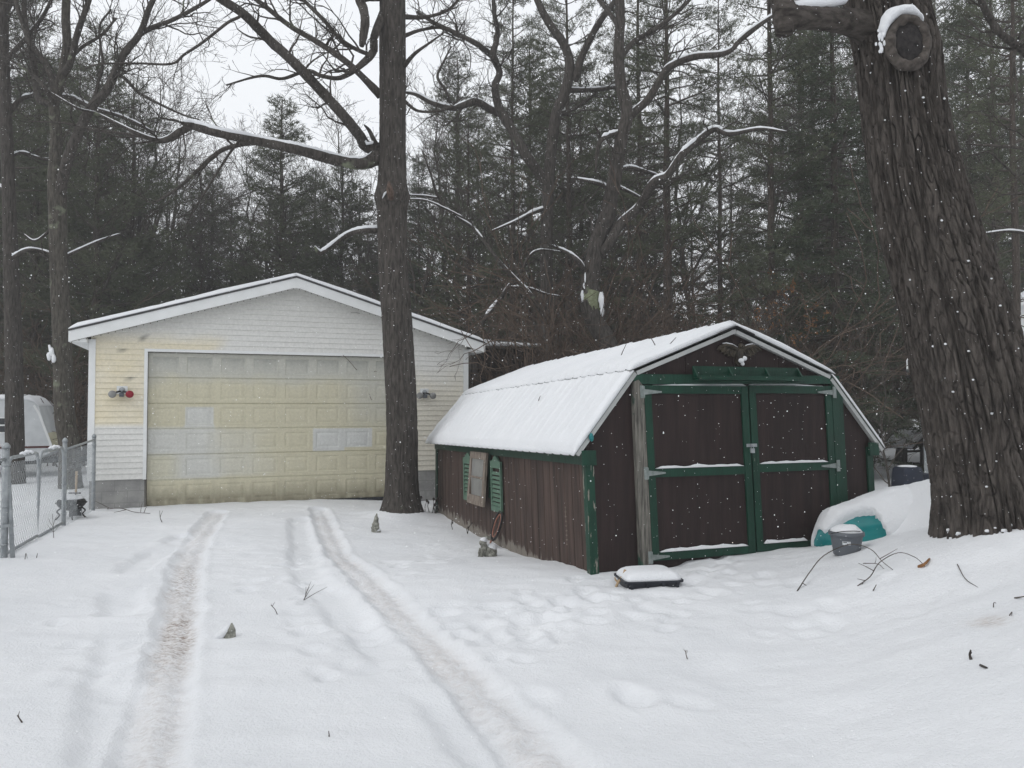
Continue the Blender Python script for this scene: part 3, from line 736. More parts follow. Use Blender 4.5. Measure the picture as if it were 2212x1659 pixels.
def sorted2(a, c):
    return tuple(min(x, y) for x, y in zip(a, c)), tuple(max(x, y) for x, y in zip(a, c))
shed()
def shed_pt(s, t, z):
    p = lean(np.array([[s, t, z]]))[0]
    return np.array((SHO[0]+p[0]*SHC-p[1]*SHS, SHO[1]+p[0]*SHS+p[1]*SHC, p[2]))

# ------------------------------------------------------------ small things in the yard
def rz_M(a): return Matrix.Rotation(a, 4, 'Z')
def bent_tube(b, pts, r, k=5): b.tube(spline(pts, 4), r, k)
def items():
    # racket leaning on the side wall
    base = shed_pt(-.16, 2.95, -.22); topp = shed_pt(-.03, 2.60, .40)
    d = topp-base; Lr = np.linalg.norm(d); d /= Lr
    side = np.array((-SHS, SHC, 0.)); side = side-d*np.dot(side, d); side /= np.linalg.norm(side)
    t = thing('racket', 'old wooden racket with dark rim and reddish inner hoop leaning on brown wall', 'racket', tuple(base))
    def RP(u, v): return d*u+side*v
    b = MB(); th = np.linspace(0, 2*math.pi, 33); b.tube([RP(Lr*.62+.22*math.cos(a)*1.0, .125*math.sin(a)) for a in th], .016, 8); b.build('rim', M['darkmetal'], t, True)
    b = MB(); b.tube([RP(Lr*.62+.175*math.cos(a), .085*math.sin(a)) for a in th], .011, 7); b.build('inner_hoop', M['copper'], t, True)
    b = MB(); b.tube([RP(-.02, 0), RP(.1, 0), RP(Lr*.62-.22, 0)], [.016, .015, .010], 8); b.build('handle', M['copper'], t, True)
    # rabbit statue
    p = at(1052, 1178, 9.7); p[2] = gz(p[0], p[1])-.02
    t = thing('garden_rabbit', 'small grey stone garden rabbit capped with snow by the shed wall', 'statue', tuple(p), .5); t.scale = (.78,)*3
    b = MB(); b.ball((.05, 0, .10), .12, 14, 10, (1.05, .75, .95)); b.ball((-.05, 0, .15), .075, 12, 9, (.85, .8, 1.5)); b.ball((-.075, 0, .255), .058, 12, 9, (1.15, .85, .95)); 
    for sg in (-1, 1):
        b.ball((-.11, sg*.045, .02), .03, 8, 6, (1.5, .8, .8)); b.tube([(-.09, sg*.04, .16), (-.115, sg*.045, .09), (-.11, sg*.045, .02)], [.03, .024, .02], 7); b.ball((.06, sg*.075, .05), .07, 10, 7, (1.2, .5, .9))
    b.build('body', M['stone'], t, True)
    for sg in (-1, 1):
        b = MB(); b.tube([(-.055, sg*.025, .29), (-.02, sg*.03, .34), (.02, sg*.035, .335), (.05, sg*.04, .30)], [.014, .02, .018, .006], 7); b.build('ear', M['stone'], t, True)
    b = MB(); b.ball((-.055, 0, .30), .06, 12, 8, (1.1, .9, .7)); b.ball((.08, .0, .165), .105, 12, 8, (1.0, .75, .65)); b.ball((.13, 0, .09), .05, 10, 7); b.build('snow_cap', M['snow'], t, True)
    # second small statue near the oak
    p = at(811, 1121, 11.6); p[2] = gz(p[0], p[1])-.02
    t = thing('garden_gnome', 'small mossy pointed stone figure standing in snow left of the middle oak', 'statue', tuple(p))
    b = MB(); b.lathe([(.055, 0), (.062, .05), (.05, .11), (.058, .14), (.040, .165), (.034, .20), (.036, .215), (.022, .25), (.008, .29), (.002, .30)], (0, 0, 0), 12); b.ball((-.035, -.035, .09), .025, 8, 6); b.ball((.04, -.03, .09), .025, 8, 6); b.ball((0, -.038, .185), .012, 6, 5); b.ball((.045, 0, .03), .04, 8, 6)
    b.warp(lambda v: v+np.stack([.010*perlin(v[:, 0]*30, v[:, 1]*30, v[:, 2]*30)+.10*(v[:, 2])**2*2, .008*perlin(v[:, 0]*30, v[:, 2]*30, 4), 0*v[:, 0]], -1)); b.build('body', M['stone'], t, True)
    b = MB(); b.ball((.03, 0, .05), .05, 9, 6, (1.1, 1, .5)); b.build('snow_cap', M['snow'], t, True)
    # pointed stone in the drive
    p = at(496, 1362, 5.75); p[2] = gz(p[0], p[1])-.02
    t = thing('marker_stone', 'small pointed mossy stone poking out of snow between the tyre tracks', 'stone', tuple(p))
    b = MB(); b.lathe([(.05, 0), (.045, .03), (.032, .07), (.018, .105), (.003, .125)], (0, 0, 0), 9, 1.0, .8); b.warp(lambda v: v+np.stack([.010*perlin(v[:, 0]*40, v[:, 1]*40, v[:, 2]*40)+.25*v[:, 2]*.5, 0*v[:, 0], 0*v[:, 0]], -1)); b.build('rock', M['stone'], t)
    b = MB(); b.tube([(-.12, 0, .0), (-.07, .0, .03), (-.02, 0, .075), (.008, .005, .12)], [.02, .035, .03, .006], 8); b.build('snow_cap', M['snow'], t, True)
    # black tote lid / tray
    p = at(1400, 1238, 7.35); p[2] = gz(p[0], p[1])-.035; a = math.radians(9)
    t = thing('storage_tray', 'low black plastic storage tray heaped with snow before the green doors', 'tray', tuple(p), a)
    b = MB()
    def rrect(w, h, r, z, n=5):
        o = []
        for cx_, cy_, a0 in ((w-r, h-r, 0), (-w+r, h-r, 90), (-w+r, -h+r, 180), (w-r, -h+r, 270)):
            for i in range(n): an = math.radians(a0+90*i/(n-1)); o.append((cx_+r*math.cos(an), cy_+r*math.sin(an), z))
        return np.array(o)
    def loft(b, rings):
        n = len(rings[0]); V = np.concatenate(rings); q = []
        for i in range(len(rings)-1):
            for j in range(n): q.append((i*n+j, i*n+(j+1) % n, (i+1)*n+(j+1) % n, (i+1)*n+j))
        b.add(V, q, ngons=[list(range(n))[::-1], [(len(rings)-1)*n+j for j in range(n)]])
    loft(b, [rrect(.245, .17, .04, 0), rrect(.262, .185, .04, .085), rrect(.285, .205, .045, .087), rrect(.287, .207, .045, .105), rrect(.255, .178, .04, .105), rrect(.25, .172, .04, .06)])
    b.build('tray', M['black'], t)
    for sx in (-.22, -.07, .08, .22):
        b = MB(); b.box((sx-.012, -.199, .01), (sx+.012, -.178, .086)); b.build('rib', M['black'], t)
    b = MB(); rings = []
    for k in np.linspace(0, 1, 7):
        s = math.cos(k*math.pi/2)**.45 if k < 1 else .25
        R = rrect(.272*max(s, .3), .195*max(s, .3), .06*max(s, .3), .0975+.095*math.sin(k*math.pi/2), 6); R[:, 2] += .006*perlin(R[:, 0]*9, R[:, 1]*9, k*3); rings.append(R)
    loft(b, rings); b.build('snow_heap', M['snow'], t, True)
    # stick beside the tray
    p = at(1335, 1240, 7.3); p[2] = gz(p[0], p[1])
    b = MB(); bent_tube(b, [(-.03, 0, -.03), (0, 0, .04), (.05, 0, .11), (.07, .02, .155)], [.013]*13, 6); b.tube([(0, 0, .04), (-.025, 0, .065), (-.03, 0, .09)], [.010, .008, .005], 5)
    o = b.build('stick', M['handle']); o.location = p; tag(o, 'short pale forked stick leaning against the black tray', 'stick')
    # bucket
    p = at(1829, 1216, 7.62); p[2] = gz(p[0], p[1])-.02
    t = thing('bucket', 'grey plastic pail full of snow with small pale label by teal boat', 'bucket', tuple(p))
    b = MB(); b.lathe([(.115, 0), (.122, .006), (.148, .185), (.150, .19), (.165, .192), (.168, .205), (.165, .225), (.158, .232), (.150, .232), (.148, .19)], (0, 0, 0), 40); b.build('pail', M['greypl'], t, True)
    b = MB(); b.lathe([(.151, .215), (.152, .228), (.13, .255), (.08, .285), (.03, .292), (.002, .292)], (0, 0, 0), 28); b.warp(lambda v: v+np.stack([0*v[:, 0], 0*v[:, 0], .02*perlin(v[:, 0]*9, v[:, 1]*9, 1)*(v[:, 2] > .22)], -1)); b.build('snow_fill', M['snow'], t, True)
    an = np.radians(np.linspace(-128, -98, 7)); G = np.array([[((.1225+.0255*(z-.006)/.18+.0015)*math.cos(a), (.1225+.0255*(z-.006)/.18+.0015)*math.sin(a), z) for z in (.115, .15)] for a in an])
    b = MB(); b.grid(G); lab = b.build('label', M['paper'], t)
    an = np.radians(np.linspace(-126, -112, 4)); G = np.array([[((.1225+.0255*(z-.006)/.18+.0025)*math.cos(a), (.1225+.0255*(z-.006)/.18+.0025)*math.sin(a), z) for z in (.138, .146)] for a in an]); b = MB(); b.grid(G)
    an = np.radians(np.linspace(-112, -100, 4)); G = np.array([[((.1225+.0255*(z-.006)/.18+.0025)*math.cos(a), (.1225+.0255*(z-.006)/.18+.0025)*math.sin(a), z) for z in (.120, .128)] for a in an]); b.grid(G); b.build('label_print', M['black'], lab)
    th = np.linspace(math.pi*.93, math.pi*.35, 14); b = MB(); b.tube([(.168*math.cos(a), -.168*math.sin(a)*.9, .20+.055*math.sin(a)) for a in th], .004, 6); b.build('bail', M['darkmetal'], t, True)
    # overturned teal boat whose bow sticks out of the drift
    bow = at(1766, 1168, 8.42); gzb = gz(bow[0]+.1, bow[1]-.1)
    tail = np.array((6.3, 9.15)); dv = tail-bow[:2]; Lb = np.linalg.norm(dv); ang = math.atan2(dv[1], dv[0])
    t = thing('rowing_boat', 'overturned teal plastic boat nearly buried in snow beside the shed', 'boat', (bow[0], bow[1], gzb-.05), ang)
    n = 48; u = np.linspace(0, 1, n)**1.4; k = 29
    hw = .46*np.clip(u*3.2+.004, 0, 1)**.40*(1-.1*u); hh = .50*np.clip(u*3.0+.03, 0, 1)**.32
    th = np.linspace(0, math.pi, k)
    G = np.stack([np.repeat((u*Lb)[:, None], k, 1)+.10*(1-np.sin(th))[None]*np.clip(1-u*5, 0, 1)[:, None], -hw[:, None]*np.cos(th)[None], hh[:, None]*np.sin(th)[None]**.8], -1)
    ridge = np.exp(-((th-.62)/.10)**2)[None]*np.clip(u*6, 0, 1)[:, None]*.03
    G[..., 1] -= ridge; G[..., 2] += ridge
    tip = np.repeat(np.array([[[-.035, 0, .07]]]), k, 1)+.25*(G[:1]-np.array([[[0, 0, .05]]]))*np.array((0, 1, 1)); G = np.concatenate([tip*0+np.array((-.045, 0, .06)), tip, G])
    B2 = G.copy(); B2[..., 2] -= .03
    b = MB(); b.grid(G, skirt=B2); b.tube(np.stack([u*Lb, -hw, 0*u+.02], -1), .022, 8); b.build('hull', M['teal'], t, True)
    # snow lying over the hull, ragged where it slid off the near bow side
    TH = np.linspace(0.0, math.pi, 70); U2 = np.linspace(.015, .75, 100)
    UU, TT = np.meshgrid(U2, TH, indexing='ij'); uc = np.clip(UU, .0, 1)
    hw2 = np.interp(uc, u, hw); hh2 = np.interp(uc, u, hh)
    nz_ = fbm(UU*9, TT*2.5, 3, 4)
    edge = .98+.10*sst(.02, .10, UU)-1.3*sst(.145, .225, UU+.04*nz_)+.12*nz_
    cov = sst(-.02, .09, TT-edge)
    thick = (.045+.06*np.sin(TT)**.8+.02*nz_)*cov*sst(.012, .07, UU)
    back = np.clip(UU/.05, -1, 0)
    Gx = UU*Lb*np.where(UU < 0, .8, 1)-.03*cov; Gy = -np.cos(TT)*(hw2+thick*.55); Gz = np.sin(TT)**.8*hh2+thick*(.35+.65*np.sin(TT))+.06*back*0
    lift = .05*sst(.12, .5, UU)*np.sin(TT)
    G = np.stack([Gx, Gy, Gz+lift*cov], -1)
    low = cov < .03
    inn = np.stack([uc*Lb+.05, -np.cos(TT)*hw2*.88, np.sin(TT)**.8*hh2*.93-.03], -1)
    G[low] = inn[low]
    b = MB(); b.grid(G, skirt=inn-np.array((0, 0, .03))); b.build('snow_blanket', M['snow'], t, True)
items()

# ------------------------------------------------------------ chain link fence
def fence():
    A = np.array((-5.74, 8.75)); Bp = np.array((-6.56, 11.3)); Cp = np.array((-7.17, 13.25))
    dv = (Cp-A)/np.linalg.norm(Cp-A); Ln = np.linalg.norm(Cp-A)
    A0 = A-dv*4.2
    def pt(s, z): q = A+dv*s; return np.array((q[0], q[1], z))
    sB = np.dot(Bp-A, dv)
    def mesh_net(b, s0, s1, z0, z1, clip=None):
        h = .105; r = .0022
        zb = lambda s: gz(*(A+dv*s))
        for sg in (-1, 1):
            c = -math.ceil((z1-z0)/h)*h*1.3
            k = s0-(z1-z0)*.8
            while k < s1+(z1-z0)*.8:
                pts = []
                z = z0
                i = 0
                while z <= z1+1e-6:
                    s = k+sg*(z-z0)*.72
                    if s0 <= s <= s1 and (clip is None or clip(s, z)): pts.append(pt(s, z)+np.array((dv[1], -dv[0], 0))*.004*sg*(-1)**i)
                    z += h/2; i += 1
                if len(pts) > 1: b.tube(pts, r, 3, cap=False)
                k += h*.72
    t = thing('chain_link_fence', 'galvanised chain link fence running left of the drive to the garage', 'fence', (A[0], A[1], 0))
    off = np.array((A[0], A[1], 0))
    def fin(b, name, m, par=t, smooth=True): return b.warp(lambda v: v-off).build(name, M[m], par, smooth)
    for s, h, r in ((0, 1.22, .037), (sB, 1.17, .031), (Ln-.05, 1.16, .03), (-2.6, 1.2, .03)):
        g = gz(*(A+dv*s)); b = MB(); b.tube([pt(s, g-.2), pt(s, h)], r, 12); 
        b.tube([pt(s, h), pt(s, h+.03), pt(s, h+.055), pt(s, h+.065)], [r+.006, r+.006, r*.7, .008], 12)
        for z in (.12, .55, 1.02): b.tube([pt(s, z), pt(s, z+.025)], r+.005, 12)
        fin(b, 'post', 'galv')
    b = MB(); b.tube([pt(sB, 1.06), pt(Ln-.05, 1.12)], .018, 8); fin(b, 'top_rail', 'galv'); b = MB(); b.tube([pt(-4.2, 1.10), pt(0, 1.10)], .018, 8); fin(b, 'top_rail', 'galv')
    b = MB(); mesh_net(b, sB+.03, Ln-.06, gz(*(A+dv*2.8))-.04, 1.06); fin(b, 'wire_mesh', 'galv', t, False); b = MB(); mesh_net(b, -3.4, -.05, gz(*A)-.05, 1.12); fin(b, 'wire_mesh', 'galv', t, False)
    b = MB(); b.beam(pt(-.03, .34)+np.array((-.06, -.05, 0)), pt(.0, .36)+np.array((.11, -.06, 0)), .02, .03); fin(b, 'latch_bar', 'galv', t, False)
    # drive gate of two leaves
    mid = sB*.50
    for a, c, hinge in ((.07, mid-.02, 0), (mid+.03, sB-.06, 1)):
        G = thing('fence_gate', 'galvanised mesh gate leaf hung on the %s post, with snow clumps on its top' % ('nearest thick' if not hinge else 'far middle'), 'gate', tuple(pt(a if not hinge else c, 0)), 0, 'two leaves of the drive gate')
        og = np.array(G.location)
        def fg(b, name, m, par=G, smooth=True): return b.warp(lambda v: v-og).build(name, M[m], par, smooth)
        g0 = gz(*(A+dv*(a+c)/2))-.03; z1 = 1.10; rr = .16
        th = np.linspace(0, math.pi/2, 8)
        P = [pt(a, g0)]+[pt(a+rr-rr*math.cos(x), z1-rr+rr*math.sin(x)) for x in th]+[pt(c-rr+rr*math.sin(x), z1-rr+rr*math.cos(x)) for x in th]+[pt(c, g0)]
        b = MB(); b.tube(P, .021, 8); b.tube([pt(a, g0+.06), pt(c, g0+.06)], .018, 8); fg(b, 'gate_frame', 'galv')
        if not hinge:
            b = MB(); q = np.array((.05, -.03, 0)); b.tube([pt(a, 1.0)+q*.2, pt(a, g0+.5)+q*1.4, pt(a, g0)+q*2.6], .024, 8); fg(b, 'drop_rod', 'galv')
        b = MB()
        mesh_net(b, a+.02, c-.02, g0+.03, z1-.015, lambda s, z: not ((s < a+rr or s > c-rr) and z > z1-rr and math.hypot(min(abs(s-a-rr), abs(s-c+rr)), z-z1+rr) > rr)); fg(b, 'wire_mesh', 'galv', G, False)
        b = MB()
        for k in range(3):
            s = a+(c-a)*(.45+.13*k); b.ball(pt(s, z1+.02+.012*(k % 2)), .030, 8, 6, (1.2, 1.2, .9), .4, k)
        fg(b, 'snow_clump', 'snow')
fence()

# ------------------------------------------------------------ fire pit and camper behind the fence
def left_things():
    p = at(154, 1096, 12.2); p[2] = gz(p[0], p[1])
    t = thing('fire_pit', 'round black iron fire pit on curved legs with snow on its lid', 'fire pit', tuple(p)); t.scale = (.72,)*3
    b = MB(); b.lathe([(.06, .17), (.20, .21), (.27, .29), (.285, .33), (.31, .335), (.31, .35), (.27, .355)], (0, 0, 0), 28); b.build('bowl', M['darkmetal'], t, True)
    b = MB(); b.lathe([(.285, .356), (.27, .40), (.19, .46), (.08, .485), (.005, .49)], (0, 0, 0), 24); b.build('lid', M['darkmetal'], t, True)
    b = MB(); b.lathe([(.24, .425), (.22, .455), (.13, .51), (.005, .525)], (0, 0, 0), 20); b.build('snow_cap', M['snow'], t, True)
    for k in range(4):
        a = k*math.pi/2+.6; c, s = math.cos(a), math.sin(a); b = MB(); b.tube(spline([(c*.2, s*.2, .23), (c*.27, s*.27, .16), (c*.22, s*.22, .08), (c*.31, s*.31, -.03)], 4), .016, 7); b.build('leg', M['darkmetal'], t, True)
    b = MB(); b.tube([(.09, 0, .49), (.09, 0, .55)], .012, 6); b.tube([(-.06, 0, .55), (.2, 0, .55)], .014, 8); b.build('lid_handle', M['darkmetal'], t, True)
    p2 = at(163, 1092, 12.5); p2[2] = gz(p2[0], p2[1])
    t = thing('spade', 'spade with pale wooden shaft stuck upright in snow behind the fire pit', 'spade', tuple(p2), .3)
    b = MB(); b.tube([(0, 0, .1), (.01, 0, .72)], .018, 8); b.build('shaft', M['handle'], t, True)
    b = MB(); b.box((-.09, -.006, -.08), (.09, .006, .18)); b.build('blade', M['darkmetal'], t)
    # camper
    c0 = at(112, 1028, 19.5); a = math.radians(21)
    t = thing('camper_trailer', 'small white vintage camper trailer with maroon stripe under thick roof snow', 'camper', (c0[0], c0[1], gz(c0[0], c0[1])), a)
    side = [(-4.6, .42), (-.42, .42), (-.05, .62), (-.03, .80), (-.27, 1.62), (-.32, 1.80), (-.42, 1.90), (-.60, 1.95), (-4.6, 1.97)]
    b = MB(); b.prism(side, lambda u, v, d: (u, d, v), 0, 2.0); body = b.build('body', M['camper'], t)
    b = MB()
    for z in np.arange(.9, 1.75, .12): b.box((-4.6, -.006, z), (-.07-(z-.8)*.34-.03, -.0005, z+.012))
    b.build('side_rib', M['camper'], body)
    b = MB(); b.box((-4.6, -.012, .74), (-.06, -.001, .79)); b.build('stripe', M['stripe'], t)
    b = MB(); b.prism([(-.052, .64), (-.032, .80), (-.30, 1.58), (-.285, 1.58), (-.012, .80), (-.03, .64)], lambda u, v, d: (u, d, v), .02, 1.98); b.build('front_panel', M['cream'], t)
    b = MB(); b.prism([(-.06, .60), (-.0, .80), (-.28, 1.62), (-.40, 1.83), (-.44, 1.80), (-.33, 1.60), (-.055, .80), (-.10, .62)], lambda u, v, d: (u, d, v), -.015, .015); b.build('edge_trim', M['white'], t)
    for x0, x1 in ((-1.40, -.98), (-3.3, -2.6)):
        b = MB(); b.box((x0-.03, -.02, 1.12), (x1+.03, -.0015, 1.52)); w = b.build('window', M['white'], t)
        b = MB(); b.box((x0, -.026, 1.15), (x1, -.021, 1.30)); b.box((x0, -.026, 1.34), (x1, -.021, 1.49)); b.build('pane', M['darkglass'], w)
    n = 40; U, V = np.meshgrid(np.linspace(0, 1, n), np.linspace(0, 1, 20), indexing='ij')
    xs = -4.6+4.29*U; zt = np.interp(xs, [-4.6, -.60, -.42, -.32], [1.972, 1.952, 1.902, 1.80]); ys = -.03+2.06*V
    e = np.minimum(V, 1-V)*2.06; th = .12*(1+.2*fbm(xs, ys, 2, 3))*np.minimum(1, .35+e*5)*sst(0, .08, 1-U)
    base = np.stack([xs, ys, zt+.002], -1); up = base.copy(); up[..., 2] += th+.002; b = MB(); b.grid(up, skirt=base); b.build('roof_snow', M['snow'], t, True)
    for y in (.12, 1.75):
        b = MB(); b.tube([(-2.3, y, .30), (-2.3, y+.14, .30)], [.30, .30], 20); w = b.build('wheel', M['black'], t)
        b = MB(); b.tube([(-2.3, y-.006 if y < 1 else y+.146, .30), (-2.3, y-.001 if y < 1 else y+.141, .30)], .16, 16); b.build('hub', M['galv'], w)
    b = MB(); b.beam((-.35, .3, .38), (1.1, 1.0, .38), .07, .09); b.beam((-.35, 1.7, .38), (1.1, 1.0, .38), .07, .09); b.beam((-4.4, .4, .36), (-.3, .4, .36), .06, .1); b.beam((-4.4, 1.6, .36), (-.3, 1.6, .36), .06, .1)
    b.tube([(1.0, 1.0, -.0), (1.0, 1.0, .62)], .03, 8); b.build('tow_frame', M['darkmetal'], t)
    for y in (.85, 1.15):
        b = MB(); b.lathe([(.05, .42), (.13, .45), (.13, .75), (.10, .82), (.04, .86), (.04, .92), (.002, .925)], (.35, y, 0), 14); b.build('gas_bottle', M['cream'], t, True)
left_things()

# ------------------------------------------------------------ right background: house, bin, well, lean-to
def right_things():
    c = at(1999, 1030, 17.5); gzv = gz(c[0], c[1])
    t = thing('white_house', 'white clapboard house whose corner shows behind the big leaning oak', 'house', (c[0], c[1], -.1), math.radians(-27))
    W, L, H = 4.2, 7.0, 2.95
    b = MB()
    for z in np.arange(.12, H-.001, .19):
        b.prism([(-.022, z), (-.002, z+.19), (.03, z+.19), (.03, z)], lambda u, v, d: (d, u, v), .0, W)
    b.prism([(0, H), (W, H), (W/2, H+1.25)], lambda u, v, d: (u, d, v), .0, .05)
    b.box((0, .031, -.3), (.05, L, H)); b.box((W-.05, .031, -.3), (W, L, H)); b.box((.05, L-.05, -.3), (W-.05, L, H)); b.box((.05, .031, -.3), (W-.05, .08, .3)); b.build('wall', M['white'], t)
    b = MB(); b.box((-.02, -.045, .0), (.085, -.023, H)); b.box((W-.085, -.045, 0), (W+.02, -.023, H)); b.build('corner_trim', M['greypl'] if 0 else M['galv'], t)
    for sg in (-1, 1):
        xe = W/2+sg*(W/2+.35); ze = H-.2
        b = MB(); b.prism([(W/2, H+1.28), (xe, ze), (xe, ze-.12), (W/2, H+1.14)], lambda u, v, d: (u, d, v), -.35, L+.3); b.build('roof', M['white'], t)
        b = MB(); b.prism([(W/2, H+1.42), (xe, ze+.12), (xe, ze+.003), (W/2, H+1.283)], lambda u, v, d: (u, d, v), -.37, L+.3); b.build('roof_snow', M['snow'], t)
    b = MB(); b.box((-.35, -.5, .0), (.1, -.05, .14)); b.build('step', M['block'], t)
    b = MB(); b.box((1.6, -.06, 1.0), (2.6, -.024, 2.2)); w = b.build('window', M['white'], t)
    b = MB(); b.box((1.68, -.064, 1.08), (2.52, -.061, 2.12)); b.build('pane', M['darkglass'], w)
    # covered grill
    p = at(1960, 1027, 16.0); g = gz(p[0], p[1])
    t = thing('covered_grill', 'bulky barbecue under a dark navy cover beside the white house', 'grill', (p[0], p[1], g-.03), math.radians(18))
    b = MB()
    n = 12; rings = []
    for z, w, d in ((0, .27, .24), (.25, .26, .23), (.40, .25, .22), (.50, .24, .20), (.54, .21, .16), (.55, .1, .08)):
        an = np.linspace(0, 2*math.pi, 28, endpoint=False); cc, ss = np.cos(an), np.sin(an)
        rings.append(np.stack([w*np.sign(cc)*np.abs(cc)**.4, d*np.sign(ss)*np.abs(ss)**.4, z+0*an], -1)+np.stack([.012*perlin(an*3, z*6, 1), .012*perlin(an*3, z*6, 4), 0*an], -1))
    V = np.concatenate(rings); m = 28; q = [(i*m+j, i*m+(j+1) % m, (i+1)*m+(j+1) % m, (i+1)*m+j) for i in range(5) for j in range(m)]
    b.add(V, q, ngons=[[5*m+j for j in range(m)]]); b.build('cover', M['navy'], t, True)
    b = MB(); b.box((.24, -.2, .0), (.50, .2, .36)); b.box((.22, -.22, .361), (.52, .22, .39)); b.build('side_table', M['navy'], t)
    b = MB(); b.ball((0, 0, .545), .2, 14, 6, (1.1, .85, .15)); b.build('snow_cap', M['snow'], t, True)
    # wishing well
    p = at(1974, 1000, 19.5); g = gz(p[0], p[1])
    t = thing('wishing_well', 'little wooden wishing well with snowy gable roof behind the covered grill', 'well', (p[0], p[1], g-.1), math.radians(24))
    b = MB(); 
    for k in range(12):
        a = k*math.pi/6; b.beam((.32*math.cos(a), .32*math.sin(a), 0), (.32*math.cos(a), .32*math.sin(a), .42), .15, .05, (math.cos(a), math.sin(a), 0.0))
    b.build('tub', M['darkwood'], t)
    for x in (-.3, .3):
        b = MB(); b.box((x-.035, -.035, .3), (x+.035, .035, .92)); b.build('post', M['darkwood'], t)
    b = MB(); b.tube([(-.36, 0, .72), (.36, 0, .72)], .03, 8); b.build('windlass', M['darkwood'], t)
    b = MB(); b.prism([(-.50, .82), (-.46, .80), (0, 1.14), (.46, .80), (.50, .82), (0, 1.20)], lambda u, v, d: (u, d, v), -.42, .42); b.prism([(-.40, .85), (.40, .85), (0, 1.13)], lambda u, v, d: (u, d, v), -.36, -.33); b.build('roof', M['darkwood'], t)
    b = MB(); b.prism([(-.51, .823), (0, 1.203), (.51, .823), (.50, .90), (0, 1.30), (-.50, .90)], lambda u, v, d: (u, d, v), -.37, .44); b.build('roof_snow', M['snow'], t)
    # low log store behind the shed
    p = at(1100, 850, 21); g = gz(p[0], p[1])
    t = thing('lean_to', 'old dark open lean-to with snow on its roof deep behind the shed', 'lean-to', (p[0], p[1], g), math.radians(12))
    for x in (-.95, .0, .95):
        for y, h in ((0, 3.35), (1.6, 2.9)):
            b = MB(); b.box((x-.06, y-.06, -.2), (x+.06, y+.06, h)); b.build('post', M['darkwood'], t)
    b = MB(); b.box((-1.0, 1.61, .0), (1.0, 1.66, 2.9)); 
    for k in range(9): b.box((-1+.22*k, 1.585, .1), (-1+.22*k+.012, 1.609, 2.85))
    b.build('back_boards', M['darkwood'], t)
    b = MB(); b.prism([(-.2, 3.46), (1.9, 2.86), (1.9, 2.92), (-.2, 3.52)], lambda u, v, d: (d, u, v), -1.15, 1.15); b.build('roof', M['darkwood'], t)
    n = 24; U, V = np.meshgrid(np.linspace(0, 1, n), np.linspace(0, 1, n), indexing='ij'); xs = -1.15+2.3*U; ys = -.22+2.1*V; zz = 3.53-.286*(ys+.2); th = np.clip(.10+.12*fbm(xs*1.6, ys*1.6, 3, 2), .004, 1); base = np.stack([xs, ys, zz], -1); up = base.copy(); up[..., 2] += th; b = MB(); b.grid(up, skirt=base); b.build('roof_snow', M['snow'], t, True)
right_things()
# ------------------------------------------------------------ woods
def nrm(v): return v/(np.linalg.norm(v)+1e-9)
def grow(T, p, d, L, r, lvl, rs, up=.08, wob=.28, dens=1.0, rmin=.0034, snow=None):
    n = max(3, min(9, int(L/.16)+2)); P = [p]; step = L/(n-1); d = nrm(d)
    dirs = [d]
    for i in range(n-1):
        d = nrm(d+rs.normal(size=3)*wob+np.array((0, 0, up))); P.append(P[-1]+d*step); dirs.append(d)
    P = np.array(P); R = np.linspace(r, max(rmin*.8, r*.35), n)
    T.tube(P, R, 5 if r > .03 else (4 if r > .012 else 3), cap=False)
    if snow is not None and r > .008: snowline(snow, P, R, rs)
    if lvl <= 0: return
    m = max(1, int(round((2.2+L*2.6)*dens)))
    for k in range(m):
        t = rs.uniform(.22, 1.0) if k else 1.0
        i = min(n-2, int(t*(n-1))); q = P[i]+(P[i+1]-P[i])*(t*(n-1)-i) if t < 1 else P[-1]
        ax = nrm(np.cross(dirs[i], rs.normal(size=3))); an = rs.uniform(.45, 1.05) if t < 1 else rs.uniform(.1, .4)
        nd = dirs[i]*math.cos(an)+ax*math.sin(an)
        rr = max(rmin, R[i]*rs.uniform(.45, .7))
        grow(T, q, nd, L*rs.uniform(.38, .68)*(1.15-.5*t), rr, lvl-1, rs, up, wob, dens, rmin, snow)
def snowline(T, P, R, rs, k=.8, brk=.35, steep=(.55, .95)):
    P = np.asarray(P, float); R = np.broadcast_to(R, (len(P),))
    if len(P) < 3: return
    Tn = np.gradient(P, axis=0); Tn /= np.linalg.norm(Tn, axis=1)[:, None]+1e-9
    w = (1-sst(steep[0], steep[1], np.abs(Tn[:, 2])))*np.where(rs.uniform(size=len(P)) < brk, .35, 1)
    i = 0
    while i < len(P):
        if w[i] > .3:
            j = i
            while j+1 < len(P) and w[j+1] > .3: j += 1
            if j-i >= 2:
                q = P[i:j+1].copy(); rr = R[i:j+1]; ww = w[i:j+1].copy(); ww[0] *= .35; ww[-1] *= .35
                sr = (np.minimum(rr*.80, .045)*ww*k+.0015)*(1+.35*perlin(np.arange(i, j+1)*.8, P[i, 0]*7, P[i, 2]*5))
                q[:, 2] += rr*.72+sr*.35
                T.tube(q, sr, 7 if rr.max() > .03 else 4)
            i = j+1
        else: i += 1
def px_line(pts, drift=0.0, n=6, rs=None, D0=None):
    """pts (px, py, rpx) along a limb; drift bends it towards or away from the viewer"""
    pts = np.array(pts, float); u = np.linspace(0, 1, len(pts))
    P = []; R = []
    for i, (x, y, r) in enumerate(pts):
        D = D0+drift*u[i]+(0 if rs is None or i == 0 else rs.normal()*.12); P.append(at(x, y, D)); R.append(r*D/FPX)
    S4 = spline(np.column_stack([np.array(P), np.array(R)]), n); return S4[:, :3], np.maximum(S4[:, 3], .003)
